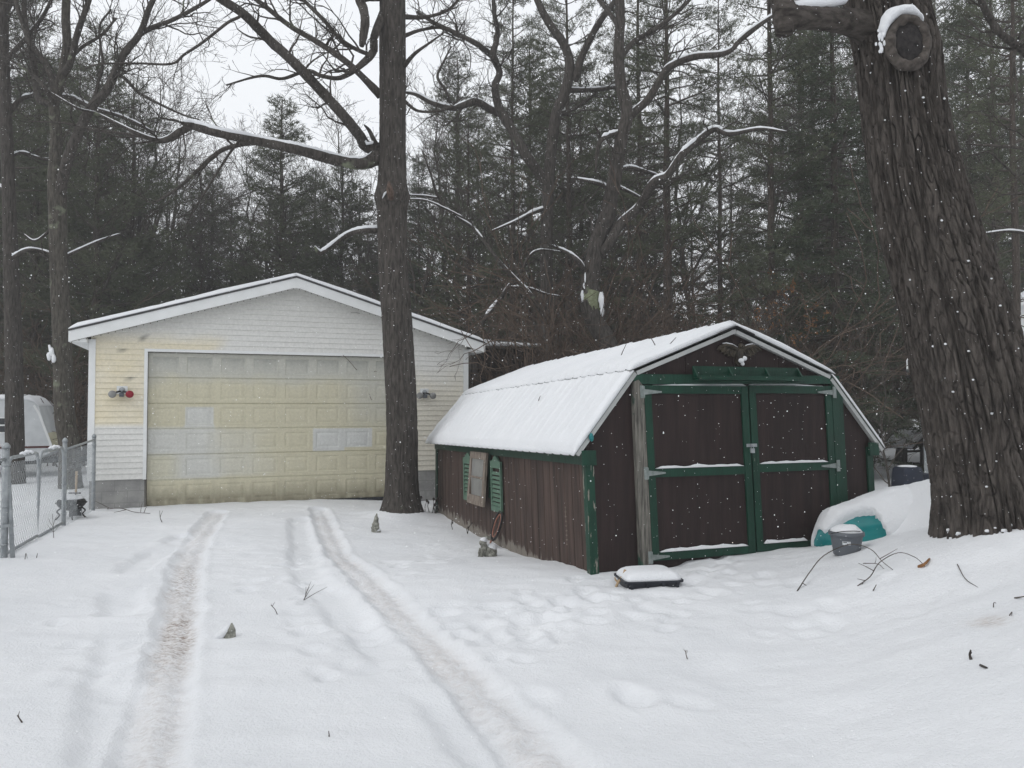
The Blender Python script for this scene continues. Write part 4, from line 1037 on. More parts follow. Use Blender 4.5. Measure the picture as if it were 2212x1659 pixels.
def limb(T, SN, pts, D0, drift, rs, twigs=1.0, tl=1.1, snow=False, lvl=2, start=.25, k=9, up=.06):
    P, R = px_line(pts, drift, 6, rs, D0)
    R = R*(1+.10*perlin(np.arange(len(R))*.6, rs.uniform(0, 50)))
    T.tube(P, R, k)
    if snow: snowline(SN, P, R, rs, 1.0 if snow is True else snow, .0, (.55, .95) if snow is True else (.9, 1.1))
    L = np.linalg.norm(np.diff(P, axis=0), axis=1).sum(); m = int(L*3.6*twigs)
    for j in range(m):
        t = rs.uniform(start, 1) if j > 1 else 1.0
        i = min(len(P)-2, int(t*(len(P)-1))); d = nrm(P[i+1]-P[i]); ax = nrm(np.cross(d, rs.normal(size=3))); an = rs.uniform(.4, 1.1)
        grow(T, P[i], d*math.cos(an)+ax*math.sin(an), tl*rs.uniform(.5, 1.25)*(1.15-.4*t), max(.006, min(R[i]*.5, .022)), lvl, rs, up, .26)
    return P, R
def rough_trunk(P, R, k, amp, f, along, seed, flare=0, extra=None):
    P = np.asarray(P); n = len(P)
    s = np.concatenate([[0], np.cumsum(np.linalg.norm(np.diff(P, axis=0), axis=1))])
    an = np.arange(k)*2*math.pi/k; T = np.gradient(P, axis=0); T /= np.linalg.norm(T, axis=1)[:, None]
    A = np.cross(T, (0, 1., 0)); A /= np.linalg.norm(A, axis=1)[:, None]; B = np.cross(A, T)
    c = np.cos(an)[None]; sn = np.sin(an)[None]; ss = s[:, None]+0*c
    warp = .10*perlin(c*1.5+seed, sn*1.5, ss*.9)
    a = perlin(c*f+seed, sn*f+warp, ss*along+warp)
    b = perlin(c*f*2.1+seed, sn*f*2.1, ss*along*2.6+3)
    b3 = perlin(c*f*3.6+seed, sn*f*3.6, ss*8); br = perlin(c*f*1.1+seed, sn*f*1.1, ss*5.5+9)
    h = sst(.0, .19, np.abs(a+.22*b))*(1-.40*(1-sst(.0, .12, np.abs(br))))-.6+.16*b+.20*b3+.22*perlin(c*1.4, sn*1.4, ss*1.1+seed)
    rad = R[:, None]+amp*h
    if flare: rad = rad*(1+flare*np.exp(-ss/.28)*(1+.45*np.cos(an*5+seed)[None]))
    if extra is not None: rad = rad+extra(ss, an[None])
    V = P[:, None]+rad[..., None]*(c[..., None]*A[:, None]+sn[..., None]*B[:, None])
    i = np.arange(n-1)[:, None]*k; j = np.arange(k)[None]; j2 = (j+1) % k
    q = np.stack([i+j, i+j2, i+k+j2, i+k+j], -1).reshape(-1, 4)
    m = MB(); m.add(V.reshape(-1, 3), q); return m, V
def dense(pts, n):
    """resample picture polyline of (px, py, rpx, D) to n rings"""
    Q = np.array([np.append(at(x, y, D), r*D/FPX) for x, y, r, D in pts]); Sx = spline(Q, 12)
    s = np.concatenate([[0], np.cumsum(np.linalg.norm(np.diff(Sx[:, :3], axis=0), axis=1))]); u = np.linspace(0, s[-1], n)
    W = np.stack([np.interp(u, s, Sx[:, i]) for i in range(4)], -1); return W[:, :3], W[:, 3]

def hero(name, label, cat, base, parts, group=None):
    t = thing(name, label, cat, tuple(base), 0, group)
    o = np.array(base)
    for nm, b, m, sm in parts:
        if b is None or not b.v: continue
        b.warp(lambda v: v-o).build(nm, M[m], t, sm)
    return t

M['stubwood'] = mat('torn_stub_wood', (.04, .028, .022), (.13, .09, .07), 20, (2, 2, .5), .9, bmp=.5)
def centre_oak():
    rs = np.random.RandomState(21); D = 13.3
    pts = [(868, 1135, 58, D), (868, 1100, 44, D), (868, 1065, 36.5, D), (868, 1000, 34, D), (868, 900, 33, D), (858, 700, 32, D), (848, 560, 30.5, D), (847, 430, 31.5, D), (848, 300, 28, D), (848, 100, 28, D), (848, 0, 27, D), (846, -250, 24, D), (843, -600, 17, D)]
    P, R = dense(pts, 340)
    zb = at(848, 425, D)[2]; z0 = P[0][2]
    def burl(ss, an):
        z = ss+z0; return .055*np.exp(-((z-zb)/.15)**2)*(1+.7*np.cos(an-math.radians(-100))+.35*perlin(np.cos(an)*2, np.sin(an)*2, z*6))
    tr, _ = rough_trunk(P, R, 96, .017, 3.2, 1.5, 2, .10, burl)
    T = MB(); SN = MB()
    for pts_, dr, tw, sn in (
        ([(822, 335, 19), (795, 350, 14), (770, 354, 12.5), (720, 345, 11.5), (640, 323, 10.5), (560, 306, 9.6), (480, 290, 9), (420, 273, 8.4), (393, 266, 4)], -1.0, .25, True),
        ([(412, 271, 8.4), (390, 284, 8.4), (363, 301, 7), (336, 303, 5), (289, 285, 4), (211, 247, 3.2), (168, 234, 2.4), (110, 200, 1.6)], -.6, 1.2, .6),
        ([(345, 303, 4.4), (289, 292, 3.6), (195, 279, 3), (140, 266, 2.2), (60, 262, 1.4)], .5, 1.0, False),
        ([(822, 325, 17), (789, 314, 13), (777, 293, 12), (742, 250, 11.5), (703, 207, 11), (645, 145, 11), (578, 82, 10.5), (527, 31, 10), (469, -8, 9), (380, -80, 7)], -1.6, .8, False),
        ([(822, 206, 10), (781, 164, 7), (742, 129, 7), (684, 90, 6), (625, 55, 5.5), (555, 0, 5), (480, -50, 4)], 1.2, 1.2, False),
        ([(832, 20, 10), (809, 78, 9), (805, 113, 9), (774, 145, 7), (735, 168, 5), (695, 164, 4.5), (664, 153, 4), (610, 170, 3.5), (563, 164, 3), (488, 184, 1.6)], -1.4, .7, False),
        ([(806, 110, 5), (793, 116, 4.5), (742, 90, 4.5), (699, 43, 4.5), (656, 0, 4), (600, -60, 3)], .8, 1.2, False),
        ([(835, -10, 13), (781, -6, 11), (785, 20, 10), (789, 45, 10), (785, 78, 9), (781, 100, 5)], -.8, .1, False),
        ([(824, 498, 7), (781, 498, 5.5), (742, 512, 5), (699, 543, 4.6), (688, 545, 4.6), (680, 533, 2)], -.6, .0, True),
        ([(815, 318, 7), (805, 297, 5), (797, 281, 4), (787, 270, 1.6)], -.3, 0, False),
        ([(868, 36, 6), (918, 37, 4), (965, 23, 3.2), (990, 0, 2.5), (1030, -40, 2)], .6, 1.3, False),
        ([(868, 149, 6), (895, 117, 4), (926, 94, 2.6), (960, 70, 1.4)], -.5, 1.2, False),
        ([(868, 80, 5), (905, 66, 3.5), (950, 60, 2.8), (985, 74, 2)], .9, 1.4, False),
        ([(870, 215, 4), (905, 240, 3), (960, 236, 2.4), (1000, 210, 1.6)], .5, 1.0, False),
        ([(846, -100, 14), (780, -190, 11), (700, -280, 8), (600, -330, 5)], .5, .6, False),
        ([(846, -150, 14), (930, -230, 10), (1040, -290, 6)], .8, .6, False)):
        limb(T, SN, pts_, D, dr, rs, tw, 1.0, sn)
    # long drooping twig branch that reaches left in front of the sky
    limb(T, SN, [(470, 0, 4), (520, 30, 3.5), (490, 50, 3.2), (440, 90, 3.0), (398, 118, 2.8), (370, 138, 2.6), (300, 137, 2.4), (222, 138, 2), (184, 147, 1.3)], D-1.4, -.4, rs, .7, .7)
    limb(T, SN, [(560, 306, 7), (512, 314, 5), (470, 330, 4.6), (420, 375, 4), (380, 410, 3.4), (330, 440, 2)], D-.4, .7, rs, .9, .9)
    limb(T, SN, [(520, 300, 3), (490, 340, 2.6), (440, 420, 2.2), (410, 470, 1.6), (395, 500, 1)], D-.5, .5, rs, 1.0, .6)
    # torn stub in the burl
    b = MB(); c = at(843, 412, D-.52); b.tube([c+(0, .08, -.12), c+(0, -.02, -.02), c+(-.01, -.05, .06), c+(-.02, -.02, .16)], [.05, .065, .045, .008], 9)
    SN.tube([at(826, 428, D-.4), at(831, 418, D-.44), at(838, 411, D-.46)], [.006, .018, .006], 6)
    c = at(796, 300, D-.3); SN.tube([at(785, 297, D-.2), at(793, 310, D-.2), at(803, 308, D-.2), at(814, 290, D-.1)], [.012, .03, .03, .01], 7)
    base = at(868, 1095, D)
    return hero('oak_tree', 'tall straight oak with snowy side limb standing before the garage door', 'tree', (base[0], base[1], gz(base[0], base[1])),
         [('trunk', tr, 'bark', True), ('branches', T, 'bark', True), ('snow_on_branches', SN, 'snow', True), ('broken_stub', b, 'stubwood', True)])
centre_oak()

def big_oak():
    rs = np.random.RandomState(5); D = 6.8
    E = [(1270, 2010, 2360), (1225, 2019, 2335), (1190, 2024, 2312), (1130, 2028, 2292), (1050, 2028, 2268), (940, 2012, 2238), (830, 1990, 2213), (700, 1963, 2177), (620, 1944, 2147), (500, 1910, 2102), (370, 1886, 2063), (240, 1869, 2034), (130, 1854, 2018), (60, 1842, 2004), (0, 1832, 1992), (-100, 1818, 1975), (-300, 1800, 1945), (-700, 1780, 1900)]
    pts = [((l+r)/2, y, (r-l)/2, D) for y, l, r in E]
    P, R = dense(pts, 760)
    z0 = P[0][2]; zs = at(1967, 88, D)[2]
    def swell(ss, an):
        return .05*np.exp(-((ss+z0-zs)/.26)**2)*np.exp(-(np.angle(np.exp(1j*(an-math.radians(-112))))/.55)**2)
    tr, V = rough_trunk(P, R*.97, 460, .050, 6.6, .60, 11, .10, swell)
    T = MB(); SN = MB()
    # cut limb to the left near the top
    lp = [at(1940, 120, D+.05), at(1893, 72, D-.04), at(1845, 50, D-.15), at(1790, 42, D-.3), at(1735, 38, D-.38), at(1703, 36, D-.42), at(1690, 5, D-.42), at(1686, -60, D-.40), at(1680, -160, D-.35)]
    Sx = spline(np.column_stack([np.array(lp), np.array([.26, .175, .118, .096, .094, .108, .092, .085, .07])]), 10)
    m, _ = rough_trunk(Sx[:, :3], Sx[:, 3], 60, .016, 2.2, 3, 4) if 0 else (None, None)
    nz_ = perlin(np.arange(len(Sx))*.7, 3)
    T.tube(Sx[:, :3], Sx[:, 3]*(1+.10*nz_), 16)
    b2 = at(1694, 74, D-.43); T.tube([at(1694, 30, D-.43), at(1694, 55, D-.43), b2], [.10, .085, .07], 14)
    sp = [at(1706, 18, D-.43), at(1740, 10, D-.40), at(1790, 5, D-.34), at(1830, -4, D-.26)]
    SN.tube(spline(sp, 5), np.array([.01]+[.045]*(14)+[.02]), 10)
    # a big healed branch scar with raised collar
    c = at(1967, 88, D-.41); KN = MB(); KD = MB()
    th = np.linspace(0, 2*math.pi, 49)
    cx_, cz_ = .155, .20
    ring = np.stack([c[0]+cx_*np.cos(th), c[1]-.02+.03*np.abs(np.cos(th)), c[2]+cz_*np.sin(th)], -1)
    ph = np.linspace(0, 2*math.pi, 21); TT, PP = np.meshgrid(np.linspace(0, 2*math.pi, 97), ph, indexing='ij')
    rr = .036*(1+.40*perlin(np.cos(TT)*2.5, np.sin(TT)*2.5, 3)+.10*perlin(np.cos(TT)*7, np.sin(TT)*7, PP))
    KN.grid(np.stack([c[0]+(cx_+1.15*rr*np.cos(PP))*np.cos(TT), c[1]+.03+.02*np.abs(np.cos(TT))-1.35*rr*np.sin(PP), c[2]+(cz_+1.15*rr*np.cos(PP))*np.sin(TT)], -1))
    KD.ball((c[0], c[1]+.035, c[2]), 1.0, 28, 13, (.135, .025, .178), .25, 3)
    # snow above the scar
    SS = MB(); A_ = np.linspace(math.radians(48), math.radians(168), 60); W_ = np.linspace(0, 1, 24); AA, WW = np.meshgrid(A_, W_, indexing='ij')
    ua = (AA-A_[0])/(A_[-1]-A_[0]); wid = .03+.11*np.sin(math.pi*np.clip(ua, 0, 1))**.8*(.4+.6*ua)+.025*perlin(AA*3, 2)
    ro = .035+wid*WW; nn_ = fbm(AA*5, WW*3, 2, 3)
    hgt_ = np.sin(math.pi*WW)**.6*np.sin(math.pi*np.clip(ua, 0, 1))**.4
    SS.grid(np.stack([c[0]+(cx_+ro)*np.cos(AA), c[1]+.06-.085*hgt_*(1+.12*nn_)+.12*np.maximum(0, ro-.08), c[2]+(cz_+ro)*np.sin(AA)], -1))
    for k in range(16):
        q = at(1903+rs.normal()*7, 85+rs.normal()*16, D-.38); SN.ball(q, rs.uniform(.008, .02), 8, 5, (1, .5, 1.5), .3, k)
    # snow lodged in the bark
    k_ = V.shape[1]; 
    for q in range(210):
        i = rs.randint(20, len(P)-120); j = rs.randint(int(k_*.0), k_)
        p = V[i, j]
        if p[1] > P[i][1]-.05: continue
        SN.ball(p+np.array((0, -.003, 0)), rs.uniform(.004, .012), 6, 4, (1.3, .6, .9), .4, q)
    base = at(2168, 1190, D)
    # rough snow clinging to the foot
    k_ = V.shape[1]
    for q in range(260):
        i = rs.randint(5, 60); j = rs.randint(0, k_); p = V[i, j]
        if p[1] > P[i][1]-.02: continue
        dz_ = p[2]-gz(p[0], p[1])
        if dz_ < 0 or rs.uniform() > math.exp(-dz_/.06): continue
        SN.ball(p, rs.uniform(.008, .022), 7, 5, (1.5, .7, .8), .4, q)
    limb(T, SN, [(1840, -200, 20), (1700, -330, 16), (1500, -420, 10)], D, .5, rs, .3)
    return hero('old_oak', 'huge leaning oak with furrowed bark and round branch scar at right', 'tree', (base[0], base[1], gz(base[0], base[1])),
         [('trunk', tr, 'bigbark', True), ('branches', T, 'limbbark', True), ('branch_scar', KN, 'oldwood2', True), ('scar_hollow', KD, 'scarwood', True), ('scar_snow', SS, 'snow', True), ('snow_patches', SN, 'snow', True)])
M['scarwood'] = mat('dark_rotten_scar', (.012, .011, .011), (.035, .031, .030), 22, rough=.95, bmp=.8)
M['oldwood2'] = mat('healed_bark_collar', (.036, .030, .026), (.092, .079, .069), 20, rough=.9, bmp=.5, bscale=30)
for ch in big_oak().children:
    if ch.name.startswith('snow_patches'): ch['kind'] = 'stuff'

def left_trees():
    rs = np.random.RandomState(33); D = 16.8
    pts = [(160, 1090, 26, D), (152, 1040, 22, D), (150, 960, 20, D), (140, 900, 19.5, D), (136, 800, 18.5, D), (133, 700, 18, D), (128, 600, 17.5, D), (125, 500, 17, D), (123, 400, 18, D), (121, 340, 13, D), (121, 281, 11, D), (117, 219, 10, D), (131, 177, 9.5, D), (144, 104, 8.5, D), (142, 42, 8, D), (144, -10, 7.5, D), (150, -150, 6, D), (160, -350, 4, D)]
    P, R = dense(pts, 300); tr, _ = rough_trunk(P, R, 72, .016, 2.6, 1.6, 8, .10)
    T = MB(); SN = MB()
    for p_, dr, tw, sn in (
        ([(126, 440, 12), (135, 390, 11.5), (150, 333, 11), (177, 271, 10), (200, 229, 9.5), (229, 198, 9), (246, 163, 8.5), (269, 115, 8), (302, 73, 7), (321, 21, 6), (345, -30, 5), (380, -110, 3)], -.8, .8, False),
        ([(302, 73, 6), (333, 58, 5), (375, 42, 4.5), (431, 12, 4), (480, -20, 3)], -.6, 1.2, False),
        ([(119, 205, 8), (110, 165, 7), (96, 135, 6.5), (71, 100, 6), (52, 58, 5), (33, 0, 4.5), (10, -80, 3)], .8, 1.0, False),
        ([(136, 160, 8), (152, 135, 7), (167, 73, 6.5), (179, 38, 6), (194, -5, 5.5), (220, -90, 4)], -.9, 1.0, False),
        ([(120, 230, 6), (100, 195, 5), (75, 165, 4), (40, 140, 3), (5, 120, 2)], -.5, 1.2, False),
        ([(118, 212, 5), (150, 210, 4.6), (205, 235, 4), (270, 255, 3.4), (330, 285, 2.6)], .9, 1.0, True),
        ([(112, 225, 8), (85, 215, 8), (78, 180, 7.5), (70, 120, 7), (55, 60, 6), (52, 0, 5)], 1.0, .9, False),
        ([(246, 157, 4), (270, 170, 3.6), (300, 200, 3.2), (345, 225, 2.8), (400, 250, 2), (430, 258, 1.2)], -.7, .9, False),
        ([(200, 229, 4), (212, 180, 3.2), (222, 138, 2.8), (215, 60, 2.4), (240, 20, 2)], -.3, 1.0, False),
        ([(148, 130, 4), (180, 100, 3.4), (220, 75, 3), (250, 40, 2.5)], .3, 1.3, False),
        ([(126, 470, 4), (105, 500, 3), (75, 520, 2), (50, 505, 1.2)], -.3, 1.0, True),
        ([(130, 560, 4), (170, 540, 3), (215, 520, 2.2), (260, 505, 1.4)], .4, 1.2, True)):
        limb(T, SN, p_, D, dr, rs, tw, 1.2, sn)
    for x, y in ((112, 760), (106, 770), (116, 775)): SN.ball(at(x, y, D-.2), .07, 8, 6, (.7, .7, 1.4), .3, x)
    SN.tube([at(106, 745, D-.2), at(112, 765, D-.2), at(118, 770, D-.2)], [.02, .05, .02], 6)
    base = at(152, 1052, D)
    hero('forked_oak', 'dark oak forking into two stems with lichen behind the chain link fence', 'tree', (base[0], base[1], gz(base[0], base[1])), [('trunk', tr, 'lichenbark', True), ('branches', T, 'bark', True), ('snow_on_branches', SN, 'snow', True)])
    # second trunk left of the camper
    D = 18.0
    pts = [(35, 1075, 22, D), (33, 1038, 19, D), (31, 850, 17, D), (28, 700, 16, D), (20, 450, 13, D), (10, 150, 10, D), (7, 0, 9, D), (5, -200, 7, D), (0, -500, 4, D)]
    P, R = dense(pts, 240); tr, _ = rough_trunk(P, R, 60, .014, 2.6, 1.6, 18, .10); T = MB(); SN = MB()
    for p_, dr in (([(24, 560, 5), (60, 540, 4), (100, 545, 3), (140, 560, 2)], -.8), ([(14, 250, 6), (45, 215, 5), (85, 200, 4), (130, 160, 2.5)], .6), ([(10, 130, 6), (50, 90, 5), (90, 40, 4), (120, -20, 3)], -.5), ([(20, 420, 5), (-30, 380, 4), (-80, 330, 3)], .3), ([(12, 200, 5), (-30, 140, 4), (-70, 100, 3)], .3), ([(8, 30, 6), (40, -20, 5), (90, -90, 4)], .4), ([(17, 340, 4), (50, 330, 3.2), (95, 345, 2.6), (150, 335, 1.6)], .4)):
        limb(T, SN, p_, D, dr, rs, 1.3, 1.2, True)
    base = at(33, 1038, D)
    hero('oak_tree', 'slim straight dark trunk in front of the white camper at far left', 'tree', (base[0], base[1], gz(base[0], base[1])), [('trunk', tr, 'bark', True), ('branches', T, 'bark', True), ('snow_on_branches', SN, 'snow', True)])
left_trees()

def back_oaks():
    rs = np.random.RandomState(44); D = 17.4
    pts = [(1330, 830, 24, D), (1316, 752, 21, D), (1285, 693, 20, D), (1272, 646, 19.5, D), (1279, 584, 18, D), (1291, 521, 17, D), (1310, 470, 16, D), (1325, 400, 15, D), (1334, 345, 14, D), (1344, 293, 13.5, D), (1355, 242, 13, D), (1342, 187, 12, D), (1336, 117, 11, D), (1340, 39, 10, D), (1338, -60, 9, D), (1345, -250, 6, D)]
    P, R = dense(pts, 260); tr, _ = rough_trunk(P, R, 64, .016, 2.6, 1.6, 28, .0); T = MB(); SN = MB()
    for p_, dr, tw, sn in (
        ([(1300, 552, 12), (1315, 528, 11), (1340, 484, 10.5), (1379, 449, 10), (1411, 396, 9.5), (1442, 379, 8.5), (1473, 334, 8), (1504, 307, 7), (1543, 280, 6), (1575, 290, 5), (1641, 279, 3.5), (1700, 285, 2)], -1.0, .8, 1.05),
        ([(1354, 255, 11), (1375, 238, 9), (1403, 211, 8.5), (1434, 158, 8), (1457, 139, 7.5), (1500, 123, 7), (1567, 115, 6), (1598, 88, 5.5), (1637, 57, 5), (1690, 20, 3)], -.8, .9, True),
        ([(1340, 287, 6), (1318, 292, 5), (1297, 305, 5), (1289, 336, 4), (1287, 372, 1.5)], -.4, .6, True),
        ([(1297, 305, 4), (1292, 285, 3), (1284, 268, 1.2)], -.2, .5, False),
        ([(1322, 412, 5), (1300, 400, 4.5), (1282, 394, 4), (1243, 385, 2)], -.4, 1.0, True),
        ([(1270, 612, 7), (1264, 592, 6), (1250, 566, 5.5), (1227, 547, 4), (1190, 530, 2)], -.4, .9, True),
        ([(1290, 520, 5), (1280, 500, 4), (1278, 470, 3), (1260, 440, 1.6)], .3, 1.2, True),
        ([(1330, 372, 4), (1360, 362, 4), (1400, 372, 3), (1440, 385, 1.6)], .5, 1.2, True),
        ([(1327, 400, 4), (1360, 415, 3), (1400, 435, 1.6)], .6, 1.0, True),
        ([(1337, 130, 7), (1370, 90, 6), (1420, 60, 5), (1480, 10, 4), (1540, -60, 3)], .8, 1.0, False),
        ([(1340, 60, 6), (1310, 20, 5), (1270, -30, 4)], .5, 1.0, False)):
        limb(T, SN, p_, D, dr, rs, tw, 1.1, sn)
    SN.ball(at(1299, 650, D-.16), .085, 12, 9, (.75, .6, 2.2), .5, 3); SN.ball(at(1301, 672, D-.17), .06, 10, 8, (.8, .6, 1.8), .5, 9); SN.ball(at(1258, 640, D-.14), .055, 10, 8, (.7, .6, 2.4), .5, 5); SN.ball(at(1262, 618, D-.14), .04, 10, 7, (.6, .6, 2.2), .5, 8); SN.ball(at(1264, 600, D-.15), .04, 10, 7, (.5, .6, 3), .2, 6)
    b = MB(); b.tube(np.array([at(1270, 664, D-.04), at(1271, 640, D-.04), at(1275, 628, D-.04)]) if 0 else np.array([at(1279, 676, D), at(1275, 655, D), at(1273, 640, D), at(1275, 628, D)]), np.array([.20, .216, .216, .20]), 40)
    base = at(1316, 760, D)
    hero('crooked_oak', 'crooked oak with green lichen patch and long snowy branch behind shed', 'tree', (base[0], base[1], gz(base[0], base[1])), [('trunk', tr, 'bark', True), ('branches', T, 'bark', True), ('lichen_patch', b, 'lichen', True), ('snow_on_branches', SN, 'snow', True)])
    D = 21.0; T = MB(); SN = MB()
    pts = [(1182, 850, 15, D), (1182, 700, 13.5, D), (1180, 547, 13, D), (1183, 440, 12.5, D), (1188, 352, 12, D), (1200, 254, 11.5, D), (1219, 203, 11, D), (1231, 148, 10.5, D), (1219, 98, 9, D), (1184, 47, 8, D), (1161, 0, 7, D), (1130, -80, 5, D)]
    P, R = dense(pts, 200); tr, _ = rough_trunk(P, R, 56, .014, 2.6, 1.6, 38, .0)
    for p_, dr, tw, sn in (
        ([(1186, 410, 12), (1172, 385, 11.5), (1137, 336, 11), (1106, 281, 10.5), (1079, 234, 10), (1069, 188, 8), (1079, 156, 7.5), (1065, 121, 7.5), (1072, 90, 6), (1075, 66, 5.5), (1068, 30, 5), (1065, -20, 4)], -1.0, .9, False),
        ([(1085, 248, 8), (1058, 236, 8), (1028, 220, 8), (1000, 228, 7), (977, 234, 6), (934, 223, 5), (900, 205, 4), (872, 199, 2.5)], -.6, 1.2, True),
        ([(977, 233, 4), (962, 195, 3.4), (945, 165, 3), (960, 130, 2.2), (975, 100, 1.5)], -.3, 1.3, False),
        ([(1065, 122, 7), (1028, 94, 6), (989, 74, 5), (934, 47, 4), (900, 25, 3)], -.5, 1.3, False),
        ([(1240, 175, 9), (1247, 160, 9), (1254, 129, 8), (1278, 78, 7.5), (1301, 39, 7), (1330, 0, 6), (1360, -60, 4)], -.5, 1.0, False),
        ([(1224, 195, 6), (1270, 195, 5), (1320, 190, 4), (1360, 180, 3)], .5, 1.0, True),
        ([(1200, 250, 5), (1240, 235, 4), (1290, 200, 3)], .5, 1.2, False), ([(1183, 450, 5), (1150, 460, 4), (1110, 480, 3), (1060, 500, 1.6)], -.5, 1.2, True)):
        limb(T, SN, p_, D, dr, rs, tw, 1.4, sn)
    base = at(1182, 850, D)
    hero('oak_tree', 'dark oak dividing into arching limbs behind the garage right eave', 'tree', (base[0], base[1], gz(base[0], base[1])), [('trunk', tr, 'bark', True), ('branches', T, 'bark', True), ('snow_on_branches', SN, 'snow', True)])
    # leaning snow-lined sapling between garage and shed
    D = 18.2; T = MB(); SN = MB()
    limb(T, SN, [(1175, 690, 5), (1150, 643, 5), (1116, 606, 4.6), (1079, 566, 4), (1045, 520, 3.6), (1021, 492, 3.3), (978, 463, 3), (947, 426, 3), (930, 375, 2.4), (912, 326, 1.4)], D, -.8, rs, .8, .8, True)
    limb(T, SN, [(947, 428, 2.2), (920, 424, 2), (880, 421, 1.5)], D-.6, -.1, rs, .4, .5, True)
    limb(T, SN, [(1000, 470, 2.2), (960, 450, 2), (920, 433, 1.7), (880, 430, 1.3)], D-.6, -.1, rs, .4, .5, True)
    p = at(1175, 690, D); T.tube([p, (p[0]+.5, p[1]+.1, gz(p[0]+.5, p[1])-.1)], [.055, .07], 8)
    hero('leaning_sapling', 'thin sapling leaning far left with snow along its stem beside the garage', 'tree', (p[0]+.5, p[1]+.1, gz(p[0]+.5, p[1])), [('stem', T, 'bark', True), ('snow_on_branches', SN, 'snow', True)])
    T = MB(); SN = MB(); D = 18.8
    limb(T, SN, [(1020, 730, 5), (1048, 687, 5), (1078, 648, 4.6), (1105, 612, 4), (1125, 585, 3.4), (1142, 556, 3), (1168, 540, 2.2), (1220, 545, 1.2)], D, .5, rs, 1.0, .9, True)
    limb(T, SN, [(1100, 620, 2.5), (1140, 622, 2.2), (1180, 635, 1.8), (1210, 640, 1.2)], D, .5, rs, .9, .6, True)
    p = at(1020, 730, D); T.tube([p, (p[0]-.4, p[1]+.1, gz(p[0]-.4, p[1])-.1)], [.055, .07], 8)
    hero('leaning_sapling', 'short snow-lined sapling leaning right behind the shed roof end', 'tree', (p[0]-.4, p[1]+.1, gz(p[0]-.4, p[1])), [('stem', T, 'bark', True), ('snow_on_branches', SN, 'snow', True)])
def edge_oak():
    rs = np.random.RandomState(61); D = 11.0
    pts = [(2345, 1050, 36, D), (2340, 1000, 30, D), (2332, 850, 27, D), (2328, 600, 25, D), (2322, 350, 23, D), (2318, 150, 21, D), (2312, -100, 18, D), (2308, -400, 13, D)]
    P, R = dense(pts, 160); tr, _ = rough_trunk(P, R, 56, .018, 2.8, 1.5, 48, .10); T = MB(); SN = MB()
    for p_, dr, tw, sn in (([(2318, 215, 13), (2270, 170, 11), (2212, 110, 9), (2165, 75, 8), (2138, 40, 7.5), (2121, 5, 7), (2100, -60, 6), (2060, -150, 4)], -.6, .8, False),
        ([(2196, 98, 4), (2190, 130, 3.4), (2194, 170, 2.8), (2200, 215, 1.8)], -.5, .7, False),
        ([(2325, 380, 6), (2270, 345, 5), (2212, 322, 4), (2150, 315, 3), (2085, 312, 1.6)], -.6, .8, False),
        ([(2326, 480, 5), (2260, 440, 4), (2200, 385, 3), (2140, 330, 1.8)], .5, .9, False),
        ([(2330, 560, 5), (2260, 520, 4), (2190, 500, 3), (2120, 505, 1.6)], -.4, 1.0, True)):
        limb(T, SN, p_, D, dr, rs, tw, .9, sn)
    base = at(2340, 1000, D)
    hero('oak_tree', 'oak just outside the right edge whose dark limbs reach into the top right corner', 'tree', (base[0], base[1], gz(base[0], base[1])), [('trunk', tr, 'bark', True), ('branches', T, 'bark', True), ('snow_on_branches', SN, 'snow', True)])
edge_oak()
M['lichen'] = mat('grey_green_lichen', (.13, .145, .085), (.22, .24, .15), 18, rough=.95, bmp=.6, bscale=40)
back_oaks()

